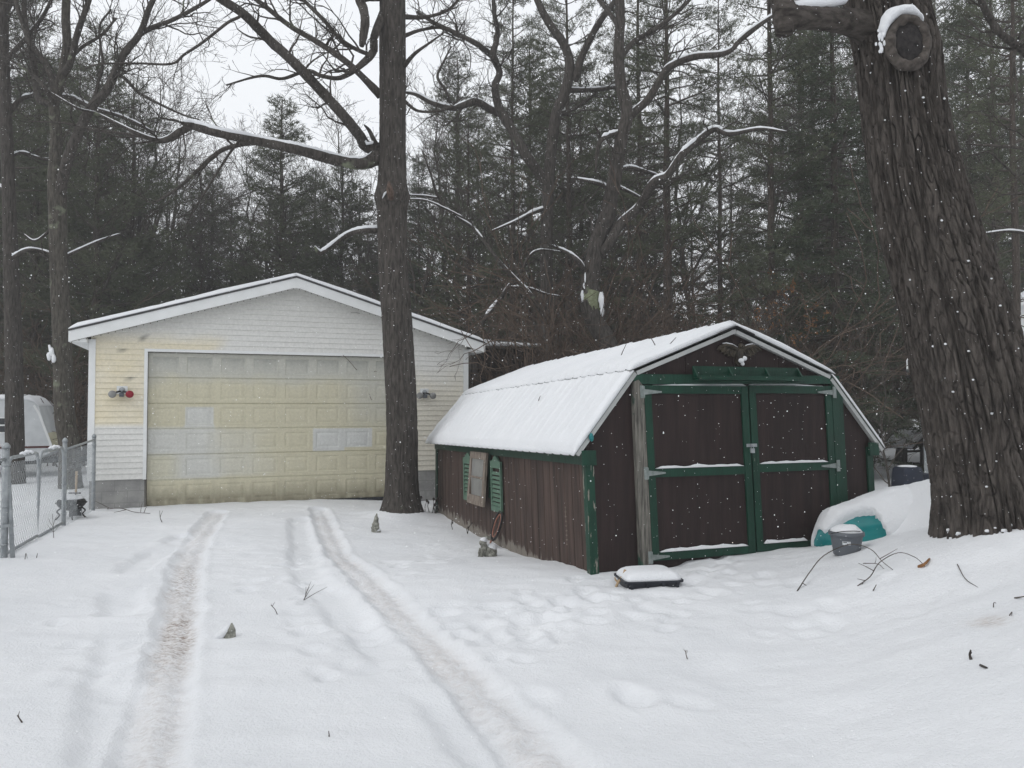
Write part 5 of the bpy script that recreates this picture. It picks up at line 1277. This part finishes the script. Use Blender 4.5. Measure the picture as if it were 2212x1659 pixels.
# ------------------------------------------------------------ pines and bare trees, grown once per kind and copied
def tufts(P, Dv, L, w, n, rs):
    P = np.asarray(P); Dv = np.asarray(Dv); m = len(P)
    d = np.repeat(Dv, n, 0)*.75+rs.normal(size=(m*n, 3))*.62+np.array((0, 0, .12)); d /= np.linalg.norm(d, axis=1)[:, None]
    p0 = np.repeat(P, n, 0)+rs.normal(size=(m*n, 3))*.03
    l = L*rs.uniform(.6, 1.2, size=(m*n, 1)); a = np.cross(d, rs.normal(size=(m*n, 3))); a /= np.linalg.norm(a, axis=1)[:, None]+1e-9
    V = np.stack([p0-a*w*.5, p0+a*w*.5, p0+d*l], 1).reshape(-1, 3)
    return V, np.arange(m*n*3).reshape(-1, 3)
def pine(seed, h, r0, cb, spread, whorl=.45, nb=5, tn=7, tl=.2, tw=.03, dens=1.0, deadn=1.0, upt=.5, droop=0.0, gap=.1, top=.75):
    rs = np.random.RandomState(seed)
    n = 22; zz = np.linspace(-.3, h, n); wx = np.cumsum(rs.normal(size=n)*.02); wy = np.cumsum(rs.normal(size=n)*.02)
    TP = np.stack([wx-wx[0], wy-wy[0], zz], -1); TR = r0*(1-.93*np.clip(zz/h, 0, 1)**.9)+.004
    tr = MB(); tr.tube(TP, TR*(1+.05*rs.normal(size=n)), 12)
    BR = MB(); tp = []; td = []
    z = h*.05
    while z < h-.15:
        u = (z-cb*h)/(h*(1-cb)); c0 = np.array([np.interp(z, zz, TP[:, 0]), np.interp(z, zz, TP[:, 1]), z]); rt = float(np.interp(z, zz, TR))
        k = nb+rs.randint(-1, 2)
        ph = rs.uniform(0, 6.28)
        for i in range(max(2, k)):
            az = ph+i*2*math.pi/k+rs.normal()*.25; zj = rs.normal()*whorl*.2
            p = c0+np.array((0, 0, zj))
            if u < 0:
                if rs.uniform() > .62*deadn: continue
                L = rs.uniform(.5, 1.0)*spread*(.55+.35*(z/(cb*h+.01))); d = np.array((math.cos(az), math.sin(az), rs.uniform(-.25, .15)))
                grow(BR, p, d, L, .018, 1, rs, -.03, .12, .75, .004)
                continue
            if rs.uniform() < gap: continue
            L = spread*(max(.02, 1-u)**top)*rs.uniform(.62, 1.12)*(.72+.28*min(1, u*5)); L = max(L, .25)
            el = (.05+.75*u**1.3)*upt*1.2-droop*(1-u)
            d = np.array((math.cos(az)*math.cos(el), math.sin(az)*math.cos(el), math.sin(el)))
            m = max(4, int(L/.35)+2); P = [p]; dd = d
            for s in range(m-1):
                dd = nrm(dd+rs.normal(size=3)*.07+np.array((0, 0, .06*upt-.03*droop))); P.append(P[-1]+dd*L/(m-1))
            P = np.array(P); rb = max(.006, min(rt*.45, .012+.011*L)); BR.tube(P, np.linspace(rb, .004, m), 4, cap=False)
            hv = np.array((-math.sin(az), math.cos(az), 0))
            s = .28 if L > .8 else .1
            while s < 1.0:
                i0 = min(m-2, int(s*(m-1))); q = P[i0]+(P[i0+1]-P[i0])*(s*(m-1)-i0); bd = nrm(P[i0+1]-P[i0])
                for sg in (-1, 1):
                    if rs.uniform() > .9*dens: continue
                    ll = (.22+.40*L*(1-s)**.8)*rs.uniform(.6, 1.1)
                    ld = nrm(bd*.7+hv*sg*.8+np.array((0, 0, rs.normal()*.18+.10*upt-.15*droop)))
                    kk = max(1, int(ll/.15)); e = q+ld*ll
                    if ll > .3: BR.tube([q, q+ld*ll*.5, e], [.006, .0045, .003], 3, cap=False)
                    for j in range(kk):
                        tp.append(q+ld*ll*(j+1)/kk); td.append(ld)
                s += .20/max(L, .5)
            tp.append(P[-1]); td.append(dd)
        z += whorl*rs.uniform(.75, 1.25)*(1-.35*max(0, u))
    tp.append(TP[-1]); td.append(np.array((0, 0, 1.)))
    F = MB(); V, t = tufts(tp, td, tl, tw, tn, rs); F.add(V, tris=t)
    return tr, BR, F
def proto(name, label, cat, group, parts):
    t = thing(name, label, cat, (0, 0, 0), 0, group)
    for nm, b, m, sm in parts: b.build(nm, M[m], t, sm)
    return t
def bare(seed, h, r0, lvl=3, nbr=16, lo=.3, spread=.38, wob=.16):
    rs = np.random.RandomState(seed); n = 16; zz = np.linspace(-.3, h, n)
    zz = np.linspace(-.3, h*.84, n); TP = np.stack([np.cumsum(rs.normal(size=n)*.11*h/14), np.cumsum(rs.normal(size=n)*.11*h/14), zz], -1); TR = r0*(1-.97*np.clip(zz/h/.84, 0, 1)**.8)+.005
    tr = MB(); tr.tube(TP, TR, 10); BR = MB()
    for i in range(nbr):
        u = lo+(1-lo)*(i+rs.uniform())/nbr; z = u*h*.84; p = np.array([np.interp(z, zz, TP[:, j]) for j in range(3)]); az = rs.uniform(0, 6.28); el = rs.uniform(.4, 1.0)+.35*u
        d = np.array((math.cos(az)*math.cos(el), math.sin(az)*math.cos(el), math.sin(el)))
        grow(BR, p, d, h*spread*(1.1-.75*u)*rs.uniform(.6, 1.15), max(.012, r0*(1-u)*.55), lvl, rs, .07, wob, .9, .0045)
    return tr, BR
def brush(seed, h, ns, lvl=2):
    rs = np.random.RandomState(seed); B = MB()
    for i in range(ns):
        a = rs.uniform(0, 6.28); d = np.array((math.cos(a)*rs.uniform(.1, .7), math.sin(a)*rs.uniform(.1, .7), 1.))
        grow(B, np.array((rs.normal()*.15, rs.normal()*.15, -.1)), d, h*rs.uniform(.5, 1.1), rs.uniform(.008, .018), lvl, rs, .0, .16, .62, .0042)
    return B
K = {}
def make_kinds():
    def P(key, name, args, nm='needle'):
        tr, br, f = pine(**args); K[key] = (name, [('trunk', tr, 'pinebark', True), ('branches', br, 'twig', False), ('needles', f, nm, False)], args['h'])
    P('a', 'pine_tree', dict(seed=1, h=14, r0=.19, cb=.10, spread=3.0, whorl=.46, nb=6, tn=8, tl=.19, tw=.024, gap=.2, top=.6, upt=.7))
    P('b', 'pine_tree', dict(seed=2, h=13, r0=.18, cb=.14, spread=3.5, whorl=.55, nb=6, tn=8, tl=.20, tw=.024, gap=.30, top=.55, upt=.75))
    P('c', 'tall_pine', dict(seed=3, h=22, r0=.24, cb=.36, spread=3.4, whorl=.7, nb=5, tn=8, tl=.19, tw=.024, gap=.38, top=.45, deadn=1.25))
    P('d', 'tall_pine', dict(seed=4, h=21, r0=.20, cb=.26, spread=3.0, whorl=.62, nb=5, tn=8, tl=.19, tw=.024, gap=.40, top=.5, deadn=1.3))
    P('e', 'hemlock_tree', dict(seed=5, h=17, r0=.2, cb=.04, spread=3.0, whorl=.36, nb=6, tn=8, tl=.13, tw=.028, droop=.35, upt=.2, gap=.08), 'needle2')
    P('f', 'pine_tree', dict(seed=6, h=14, r0=.2, cb=.05, spread=3.2, whorl=.6, nb=5, tn=6, tl=.28, tw=.05, dens=.75, gap=.05))
    for key, nm, a in (('g', 'bare_tree', (11, 15, .16)), ('h', 'bare_tree', (12, 12, .12)), ('i', 'bare_sapling', (13, 6, .045, 2, 14, .15, .36, .2))):
        tr, br = bare(*a); K[key] = (nm, [('trunk', tr, 'bark', True), ('branches', br, 'twig', False)], a[1])
    for key, s, h, n in (('s', 21, 3.0, 13), ('t', 22, 2.4, 16), ('u', 23, 4.2, 10)):
        K[key] = ('bare_shrub', [('stems', brush(s, h, n), 'brush', False)], h)
make_kinds()
PROTO = {}
def plant(key, px, D, ytop=None, label='', group=None, sc=None, rot=None, wide=1.0, tilt=(0, 0), hgt=None, cat='tree'):
    nm, parts, h = K[key]
    q = at(px, 877, D); z = gz(q[0], q[1])
    if group:
        a_, b_ = garage_local(q[0], q[1]); c_, d_ = shed_local(q[0], q[1]); mg = 1.9
        if (-mg < a_ < 6.85+mg and b_ < 8.8+mg) or (-1.2 < c_ < 3.7+mg and d_ < 6.3+mg): return None
        if 1885 < px < 2030 and D < 34: return None
    if hgt is None: hgt = (CAMZ+(877-ytop)/FPX*D)-z
    s = hgt/h
    s3 = (s*wide, s*wide, s) if sc is None else sc
    if rot is None: rot = (px*.37+D*1.7) % 6.28
    if key not in PROTO:
        t = proto(nm, label, cat, group, parts); PROTO[key] = t
        t.location = (q[0], q[1], z); t.rotation_euler = (tilt[0], tilt[1], rot); t.scale = s3
        return t
    r = dup(PROTO[key], (q[0], q[1], z), rot, s3, label, group, tilt); r.name = nm; r['category'] = cat
    if group is None and 'group' in r: del r['group']
    return r
def woods():
    rs = np.random.RandomState(77)
    # pines one can tell apart
    plant('a', 610, 30, 212, 'conical pine with rounded tip rising behind the garage roof peak', wide=1.25)
    plant('b', 285, 27, 175, 'broad pine with layered boughs rising behind the garage left eave', wide=1.0)
    plant('b', 425, 35, 370, 'shorter dark pine between the two big pines behind the garage', wide=1.1, rot=2)
    plant('a', 735, 33, 355, 'shorter pine just left of the straight oak above the garage', wide=1.3, rot=4)
    plant('e', 905, 33, 325, 'pointed spruce-like evergreen just right of the straight oak trunk', wide=.8)
    plant('b', 1010, 27, 230, 'pale wispy pine right of the straight oak against the sky', wide=.85, rot=1)
    plant('c', 1447, 21, -330, 'tallest straight pine trunk rising behind the shed roof', wide=.9)
    plant('d', 1385, 24, -230, 'slim pine just left of the tallest pine trunk behind shed', wide=.9)
    plant('d', 1668, 19.5, -380, 'pine with bare level branches rising behind the shed ridge end', wide=.9, rot=2.4)
    plant('c', 1105, 25, -120, 'thin pine seen between the arching oak limbs and garage eave', wide=.75, rot=3)
    plant('c', 1232, 24, -180, 'straight pine trunk directly behind the dividing oak', wide=.8, rot=5.1)
    plant('e', 1810, 19, -250, 'dense dark hemlock left of the huge leaning oak', wide=.95, rot=1.3)
    plant('d', 1560, 27, -60, 'slender open pine behind the snowy branch tip of crooked oak', wide=.85, rot=.4)
    plant('b', 2150, 23, -120, 'green pine with sweeping boughs right of the huge leaning oak', wide=.95, rot=.9)
    plant('c', 2200, 15.5, -620, 'thin dark trunk at the right edge of the photo', wide=.55, rot=.5)
    plant('b', 195, 25, 40, 'pine whose dark bough crosses behind the forked oak stems', wide=.9, rot=3.3)
    plant('c', -25, 22, -350, 'tall pine trunk at the left edge of the photo', wide=1.1, rot=3.9)
    plant('e', 2100, 26, -120, 'dark hemlock straight behind the huge leaning oak', wide=.9, rot=5)
    plant('a', 75, 27, 120, 'dense pine behind the camper between the two left oaks', wide=1.2, rot=5)
    # the many others
    def fill(keys, xs, Ds, yt, n, label, group, wide=(.85, 1.2)):
        for i in range(n):
            x = xs[0]+(xs[1]-xs[0])*(i+rs.uniform(.1, .9))/n
            plant(keys[rs.randint(len(keys))], x, rs.uniform(*Ds), rs.uniform(*yt), label, group, wide=rs.uniform(*wide), rot=rs.uniform(0, 6.28))
    fill('abf', (-120, 210), (30, 46), (120, 380), 7, 'dark pine packed among others behind the white camper', 'pines behind the camper')
    fill('abf', (200, 900), (38, 52), (360, 540), 12, 'dim pine among many filling the wood behind the garage', 'pines filling the wood behind the garage', (1.0, 1.5))
    fill('abdf', (900, 1300), (31, 46), (60, 480), 7, 'dim pine in the crowded wood between garage and shed', 'pines between garage and shed')
    fill('cdbfa', (1280, 1800), (30, 48), (-80, 480), 8, 'dim pine in the crowded wood behind the dark shed', 'pines behind the shed')
    fill('defba', (1760, 2320), (27, 46), (-120, 350), 8, 'dim pine in the crowded wood behind the leaning oak', 'pines behind the leaning oak')
    fill('gh', (330, 900), (34, 48), (130, 380), 8, 'faint bare tree with fine twigs among the pines behind the garage', 'bare trees behind the garage', (.9, 1.3))
    fill('gh', (900, 1340), (26, 40), (-60, 260), 7, 'faint bare tree with fine twigs between garage and shed', 'bare trees between garage and shed', (.8, 1.2))
    fill('gh', (1400, 2250), (24, 42), (-150, 300), 9, 'faint bare tree among the pines behind shed and leaning oak', 'bare trees behind the shed', (.8, 1.2))
    fill('gh', (-60, 330), (24, 40), (-50, 250), 5, 'faint bare tree among the pines behind the camper', 'bare trees behind the camper', (.8, 1.2))
    fill('i', (900, 2000), (17, 24), (520, 700), 12, 'slim bare brown sapling in the undergrowth behind the shed', 'saplings behind the shed', (.9, 1.4))
    plant('i', 1925, 13.5, 700, 'bare sapling growing just right of the shed eave', None, wide=1.0, rot=2.2)
    plant('h', 1945, 23, 250, 'grey leafless trunk in the gap between shed and leaning oak', None, wide=1.4, rot=1)
    for (x0, x1, D0, D1, n, lab, grp) in ((890, 1440, 17.5, 25, 24, 'tangled brown shrub in undergrowth between garage and shed', 'shrubs between garage and shed'), (1440, 1990, 17.5, 26, 24, 'tangled brown shrub in undergrowth behind the brown shed', 'shrubs behind the shed'), (-80, 200, 23, 29, 9, 'tangled brown shrub in undergrowth behind the camper', 'shrubs behind the camper'), (1900, 2330, 20, 30, 10, 'tangled brown shrub in undergrowth beyond the leaning oak', 'shrubs beyond the leaning oak'), (190, 880, 27, 36, 12, 'tangled brown shrub in undergrowth behind the garage roof', 'shrubs behind the garage')):
        for i in range(n):
            plant('stu'[rs.randint(3)], x0+(x1-x0)*(i+rs.uniform())/n, rs.uniform(D0, D1), None, lab, grp, wide=rs.uniform(1.0, 1.5), rot=rs.uniform(0, 6.28), hgt=rs.uniform(2.8, 5.6), cat='shrub')
    # young beech holding dry orange leaves
    r2 = np.random.RandomState(9); tr, br = bare(31, 5.6, .04, 2, 14, .2, .3, .2); p = []; d = []
    V = np.concatenate(br.v); idx = r2.choice(len(V), 330)
    p = V[idx]; p = p[(p[:, 2] > 2.2)]; d = r2.normal(size=p.shape)+np.array((0, 0, -.6)); d /= np.linalg.norm(d, axis=1)[:, None]
    F = MB(); V2, t2 = tufts(p, d, .09, .05, 2, r2); F.add(V2, tris=t2)
    q = at(1705, 877, 18.5); t = thing('beech_sapling', 'young beech with dry orange leaves above the shed right roof slope', 'tree', (q[0], q[1], gz(q[0], q[1])))
    tr.build('trunk', M['twig'], t, True); br.build('branches', M['twig'], t); F.build('dry_leaves', M['leaf'], t)
    # the wood beyond, one mass
    T = MB(); F = MB()
    r3 = np.random.RandomState(15); ps = []; ds = []
    for i in range(170):
        x = r3.uniform(-62, 62); y = r3.uniform(52, 92); z = gz(x, y); h = r3.uniform(9.5, 14.5)
        T.tube([(x, y, z-.5), (x+r3.normal()*.2, y, z+h*.5), (x, y, z+h)], [.17, .12, .02], 5, cap=False)
        m = 210; u = r3.uniform(.03, 1, m)**.8; rad = (1-u)**.8*2.9*np.sqrt(r3.uniform(0, 1, m)); a = r3.uniform(0, 6.28, m)
        ps.append(np.stack([x+rad*np.cos(a), y+rad*np.sin(a), z+u*h-.12*rad], -1)); ds.append(np.stack([np.cos(a), np.sin(a), .1+0*a], -1))
    V2, t2 = tufts(np.concatenate(ps), np.concatenate(ds), .75, .20, 3, r3); F.add(V2, tris=t2)
    T.add(np.concatenate(F.v), tris=np.concatenate(F.t))
    o = T.build('distant_wood', M['needle'], label='far wood of pines closing the view behind everything'); o['kind'] = 'stuff'
woods()

# ------------------------------------------------------------ twigs and weeds in the snow
def twig_things():
    rs = np.random.RandomState(12)
    def tw(name, label, pts, D, r=.006, forks=(), m='twig', cat='twig', bury=True):
        P = []
        for i, (x, y, hgt) in enumerate(pts):
            Y = D; 
            # solve the ground distance under the picture place, lifted by hgt
            for _ in range(30):
                q = at(x, y, Y); g = gz(q[0], q[1])+hgt; Y = Y+(q[2]-g)*.0+((q[2]-g)/max(.08, (y-877)/FPX))*.6
                Y = min(max(Y, 2.5), 30)
            P.append(at(x, y, Y))
        P = np.array(P); b = MB(); SP = spline(P, 5); b.tube(SP, np.linspace(r, r*.5, len(SP)), 5)
        for (i, dx, dz, L) in forks:
            p = SP[int(i*(len(SP)-1))]; b.tube([p, p+np.array((dx*.5, 0, dz*.55))*L, p+np.array((dx, .02, dz))*L], [r*.7, r*.55, r*.3], 4)
        o_ = P[0].copy(); b.warp(lambda v: v-o_); o = b.build(name, M[m]); o.location = o_; tag(o, label, cat)
        return o
    tw('fallen_twig', 'long arching bare twig over the grey bucket with its end in snow', [(1722, 1277, 0), (1750, 1235, .07), (1780, 1200, .17), (1835, 1176, .24), (1880, 1186, .2), (1905, 1212, .08), (1929, 1231, .0)], 7.2, .0055, ((.08, .10, -.06, 1), (.8, .16, .08, 1.0)))
    tw('fallen_twig', 'arching bare twig between the bucket and the huge oak foot', [(1852, 1266, 0), (1880, 1245, .04), (1900, 1215, .11), (1940, 1194, .18), (1975, 1203, .13), (1998, 1222, 0)], 7.1, .005, ((.15, -.06, .01, 1), (.3, -.12, .06, 1), (.1, 0, -.06, 1)))
    tw('fallen_twig', 'short bare twig pointing right out of snow beside the bucket', [(1865, 1217, .03), (1895, 1218, .05), (1910, 1229, .0)], 7.3, .004, ((.4, .02, .05, 1),))
    tw('dead_leaf_stalk', 'brown curled stalk lying in snow at the huge oak foot', [(1985, 1225, .0), (1998, 1218, .025), (2008, 1207, .01)], 6.9, .016, (), 'leaf', 'leaf')
    tw('fallen_twig', 'thin kinked twig lying in snow below the huge leaning oak', [(2068, 1219, 0), (2085, 1250, .01), (2113, 1269, 0)], 6.2, .004)
    tw('fallen_twig', 'stub of twig at the right edge of the snow bank', [(2192, 1292, 0), (2216, 1288, .03)], 5.6, .006)
    tw('fallen_twig', 'little dark twig standing in snow below the arching twigs', [(1886, 1276, 0), (1893, 1263, .05)], 6.3, .005)
    tw('weed_stalk', 'forked weed stalks standing in snow between the tyre tracks', [(655, 1299, 0), (660, 1286, .06), (661, 1268, .14)], 6.3, .004, ((.2, .08, .12, 1), (.1, .20, .11, 1), (.5, .03, .07, 1), (.3, .05, .14, 1)), 'twig', 'weed')
    tw('weed_stalk', 'small budded weed stalk left of the forked stalks', [(599, 1327, 0), (593, 1315, .05), (585, 1307, .09)], 5.9, .0038, ((.6, -.03, .03, 1), (.8, .015, .03, 1)), 'twig', 'weed')
    tw('fallen_twig', 'tiny dark twig upright in snow near the photo bottom centre', [(711, 1591, 0), (710, 1579, .03)], 4.1, .004)
    tw('fallen_twig', 'tiny slanting twig in snow at the lower left', [(48, 1561, 0), (37, 1545, .035)], 4.3, .0045, ((.7, -.01, .03, 1),))
    tw('seed_head', 'withered seed head on a bent stalk in the open snow right of the track', [(1485, 1424, 0), (1482, 1414, .03), (1480, 1405, .05)], 5.2, .0035, ((.6, .015, .015, 1), (.9, -.01, .01, 1), (.9, .012, .0, 1)), 'brush', 'weed')
    tw('fallen_twig', 'branching twig lying on snow at the garage block corner', [(232, 1099, .02), (262, 1098, .06), (290, 1106, .03), (325, 1109, .0)], 12.8, .008, ((.1, -.3, .14, 1), (.5, -.22, -.05, 1), (.8, .02, .16, 1), (.9, .06, .14, 1)))
    tw('weed_stalk', 'thin weed standing in snow left of the garage door', [(350, 1128, 0), (346, 1118, .08), (345, 1103, .19)], 11.6, .006, ((.5, .03, .1, 1),), 'twig', 'weed')
    tw('weed_stalk', 'wispy weed standing in snow beside the fence gate', [(116, 1162, 0), (115, 1140, .14), (113, 1110, .33)], 10.2, .004, ((.3, -.1, .1, 1), (.35, .1, .1, 1), (.5, -.08, .12, 1), (.6, .05, .14, 1)), 'twig', 'weed')
    tw('weed_stalk', 'bent grass stalk in snow left of the drive', [(54, 1208, 0), (56, 1195, .07), (59, 1206, .01)], 8.7, .004, (), 'twig', 'weed')
    tw('weed_stalk', 'small dark stub of weed beside the bent grass stalk', [(79, 1205, 0), (81, 1195, .05)], 8.8, .005, (), 'twig', 'weed')
    tw('dead_leaf_stalk', 'crumpled brown leaf sitting upright on the right snow bank', [(2098, 1425, 0), (2095, 1414, .02), (2097, 1405, .05)], 4.9, .009, ((.5, .015, .02, 1),), 'darkwood', 'leaf')
    tw('dead_leaf_stalk', 'flat brown leaf above the stained patch on the right snow bank', [(2118, 1437, .0), (2126, 1440, .012), (2133, 1443, 0)], 4.8, .008, (), 'darkwood', 'leaf')
    tw('fallen_twig', 'tiny hooked twig high on the right snow bank', [(2146, 1312, 0), (2147, 1302, .03), (2152, 1303, .025)], 5.6, .0035)
    tw('fallen_twig', 'tiny bent twig below the hooked one on the right bank', [(2180, 1330, 0), (2186, 1322, .02), (2185, 1330, .01)], 5.4, .0035)
    # withered plants along the shed wall
    for i, (s, t, lab) in enumerate(((-.12, 6.15, 'withered plant at the far corner of the shed wall'), (-.22, 4.45, 'dark dry stalk by the middle of the shed wall'), (-.1, 4.05, 'dry curled stalk against the shed wall left of the racket'))):
        p = shed_pt(s, t, 0); p[2] = gz(p[0], p[1]); b = MB()
        for k in range(9 if i == 0 else 2):
            a = rs.uniform(0, 6.28); l = rs.uniform(.12, .34) if i == 0 else rs.uniform(.12, .2); q = np.array((math.cos(a)*.25, math.sin(a)*.25, 1))*l; st = np.array((rs.normal()*.08, rs.normal()*.12, -.03)) if i == 0 else np.zeros(3)
            b.tube([st, st+q*.6, st+q+np.array((.03, 0, -.02))], [.006, .005, .004], 4); b.ball(st+q+np.array((.03, 0, -.02)), .022 if i == 0 else .012, 6, 4, (1, 1, 1.4), .4, k)
        o = b.build('withered_plant', M['darkwood']); o.location = p; tag(o, lab, 'weed')
    # twigs dropped on the shed roof
    for (x, y, dx, dz, dd, lab) in ((1340, 772, .07, .16, -.1, 'short twig stuck in snow near the shed roof ridge'), (1420, 748, -.10, .14, .0, 'left of two crossing twigs high on the shed roof'), (1437, 755, .14, .13, .05, 'right of two crossing twigs high on the shed roof'), (1200, 828, .16, .05, -.05, 'twig lying across the fold of the shed roof snow'), (1163, 865, .03, .07, -.05, 'tiny twig on the lower slope of the shed roof')):
        s0, t0 = None, None
        best = None
        for s in np.linspace(-.1, 1.8, 60):
            for tt in np.linspace(.1, 6, 90):
                z = np.interp(s, [-.17, .56, 1.84], [1.20, 2.06, 2.55])+.075; q = shed_pt(s, tt, z)
                c, sn = math.cos(PITCH), math.sin(PITCH); dy = q[1]; dzz = q[2]-CAMZ; w = dy*c+dzz*sn; v = -dy*sn+dzz*c; X = CX+q[0]/w*FPX; Yp = CY-v/w*FPX
                e = (X-x)**2+(Yp-y)**2
                if best is None or e < best[0]: best = (e, q)
        q = best[1]; b = MB(); b.tube([(0, 0, -.03), (dx*.5, dd*.4, dz*.45), (dx, dd, dz)], [.006, .005, .003], 4); o = b.build('roof_twig', M['twig']); o.location = q; tag(o, lab, 'twig')
    # fine brush twigs drooping over the right garage eave
    b = MB(); p = at(1075, 640, 14.6); r4 = np.random.RandomState(8)
    for (x, y, a, z) in ((1010, 690, -1, -.2), (1025, 700, -1, -.6), (1000, 670, -1, -.3), (1005, 730, -1, -.35), (1020, 760, -1.2, -.25)):
        q = at(x, y, 14.5); grow(b, q, np.array((a, -.1, z)), .6, .009, 2, r4, -.02, .22, .8)
        b.tube(spline([q, q+(.5, .15, .25), q+(1.1, .5, .1)], 4), .009, 4)
    g = at(1060, 800, 15.2); g[2] = gz(g[0], g[1])
    for (x, y) in ((1010, 690), (1025, 700), (1000, 670), (1005, 730), (1020, 760)):
        q = at(x, y, 14.5); b.tube(spline([q+(1.1, .5, .1), (q+g)/2+(.9, .5, .3), g+(.05, 0, -.1)], 5), np.linspace(.009, .02, 11), 5)
    b.warp(lambda v: v-g); o = b.build('bare_shrub', M['brush']); o.location = g; tag(o, 'bare shrub whose fine twigs droop across the garage right eave', 'shrub')
twig_things()

# ------------------------------------------------------------ falling snow
def snowfall():
    rs = np.random.RandomState(2); n = 26000
    u = rs.uniform(0, 1, n); D = 1.6+(15-1.6)*u**.62
    X = rs.uniform(-1, 1, n)*(D*.78+.8); Z = CAMZ+rs.uniform(-.62, .68, n)*D
    g = ground(X, D, False); k = Z > g+.05; X, D, Z = X[k], D[k], Z[k]
    s, t = shed_local(X, D); k = ~((s > -.2) & (s < 3.9) & (t > -.05) & (t < 6.5) & (Z < 2.7)); X, D, Z = X[k], D[k], Z[k]
    s, t = garage_local(X, D); k = t < -.35; X, D, Z = X[k], D[k], Z[k]
    m = len(X); R = .0010+.0016*rs.uniform(size=m)**3+.00012*D
    R = np.minimum(R, .00085*D)
    o = np.array([(1, 0, 0), (-1, 0, 0), (0, 1, 0), (0, -1, 0), (0, 0, 1), (0, 0, -1)], float)
    f = np.array([(0, 2, 4), (2, 1, 4), (1, 3, 4), (3, 0, 4), (2, 0, 5), (1, 2, 5), (3, 1, 5), (0, 3, 5)])
    sq = rs.uniform(.7, 1.4, size=(m, 1, 3))
    V = np.stack([X, D, Z], -1)[:, None]+o[None]*R[:, None, None]*sq
    F = (np.arange(m)*6)[:, None, None]+f[None]
    b = MB(); b.add(V.reshape(-1, 3), tris=F.reshape(-1, 3)); ob = b.build('falling_snow', M['flake']); ob['kind'] = 'stuff'; ob['label'] = 'fine snowflakes falling through the whole yard'
M['flake'] = mat('snowflake', (.88, .89, .90), rough=.8)
snowfall()
# ------------------------------------------------------------ air, light, camera
def haze(density):
    b = MB(); b.box((-115, -30, -14), (115, 118, 30)); o = b.build('haze', None)
    m = bpy.data.materials.new('snowy_air'); m.use_nodes = True; nt = m.node_tree; nt.nodes.clear()
    out = nt.nodes.new('ShaderNodeOutputMaterial'); v = nt.nodes.new('ShaderNodeVolumePrincipled')
    v.inputs['Color'].default_value = (.93, .94, .95, 1); v.inputs['Density'].default_value = density; v.inputs['Anisotropy'].default_value = 0.0
    nt.links.new(v.outputs[0], out.inputs['Volume']); o.data.materials.append(m); o['kind'] = 'stuff'; o['label'] = 'thin snowy haze filling the air'
HAZE = .0017
if HAZE: haze(HAZE)
def light():
    el, rot = math.radians(46), math.radians(238)
    w = bpy.data.worlds.new('World'); S.world = w; w.use_nodes = True; nt = w.node_tree; bg = nt.nodes['Background']
    sky = nt.nodes.new('ShaderNodeTexSky'); sky.sky_type = 'NISHITA'; sky.sun_disc = False; sky.sun_elevation = el; sky.sun_rotation = rot
    sky.air_density = 1.0; sky.dust_density = 4.0; sky.ozone_density = 1.0
    hs = nt.nodes.new('ShaderNodeHueSaturation'); hs.inputs['Saturation'].default_value = .06
    nt.links.new(sky.outputs[0], hs.inputs['Color'])
    # cloud deck: evens the clear sky out
    mx = nt.nodes.new('ShaderNodeMix'); mx.data_type = 'RGBA'; mx.inputs['Factor'].default_value = .8; mx.inputs[7].default_value = (8.4, 8.65, 9.0, 1)
    nt.links.new(hs.outputs[0], mx.inputs[6]); nt.links.new(mx.outputs[2], bg.inputs['Color'])
    bg.inputs['Strength'].default_value = .135
    L = bpy.data.lights.new('Sun', 'SUN'); L.energy = .5; L.angle = math.radians(32); L.color = (1, .985, .96)
    o = bpy.data.objects.new('Sun', L); COL.objects.link(o)
    # sky rotation is measured clockwise from north (+Y)
    d = Vector((math.sin(rot)*math.cos(el), math.cos(rot)*math.cos(el), math.sin(el)))
    o.rotation_euler = d.to_track_quat('Z', 'Y').to_euler()
light()
cam = bpy.data.cameras.new('Camera'); co = bpy.data.objects.new('Camera', cam); COL.objects.link(co)
co.location = (0, 0, CAMZ); co.rotation_euler = (math.pi/2+PITCH, 0, 0)
cam.sensor_width = 36; cam.sensor_fit = 'HORIZONTAL'; cam.lens = 36*FPX/2212; cam.clip_start = .05; cam.clip_end = 2000
S.camera = co
S.view_settings.view_transform = 'Standard'; S.view_settings.look = 'None'; S.view_settings.gamma = 1; S.view_settings.exposure = -0.05
S.cycles.max_bounces = 6; S.cycles.diffuse_bounces = 3; S.cycles.volume_bounces = 1; S.cycles.use_adaptive_sampling = False
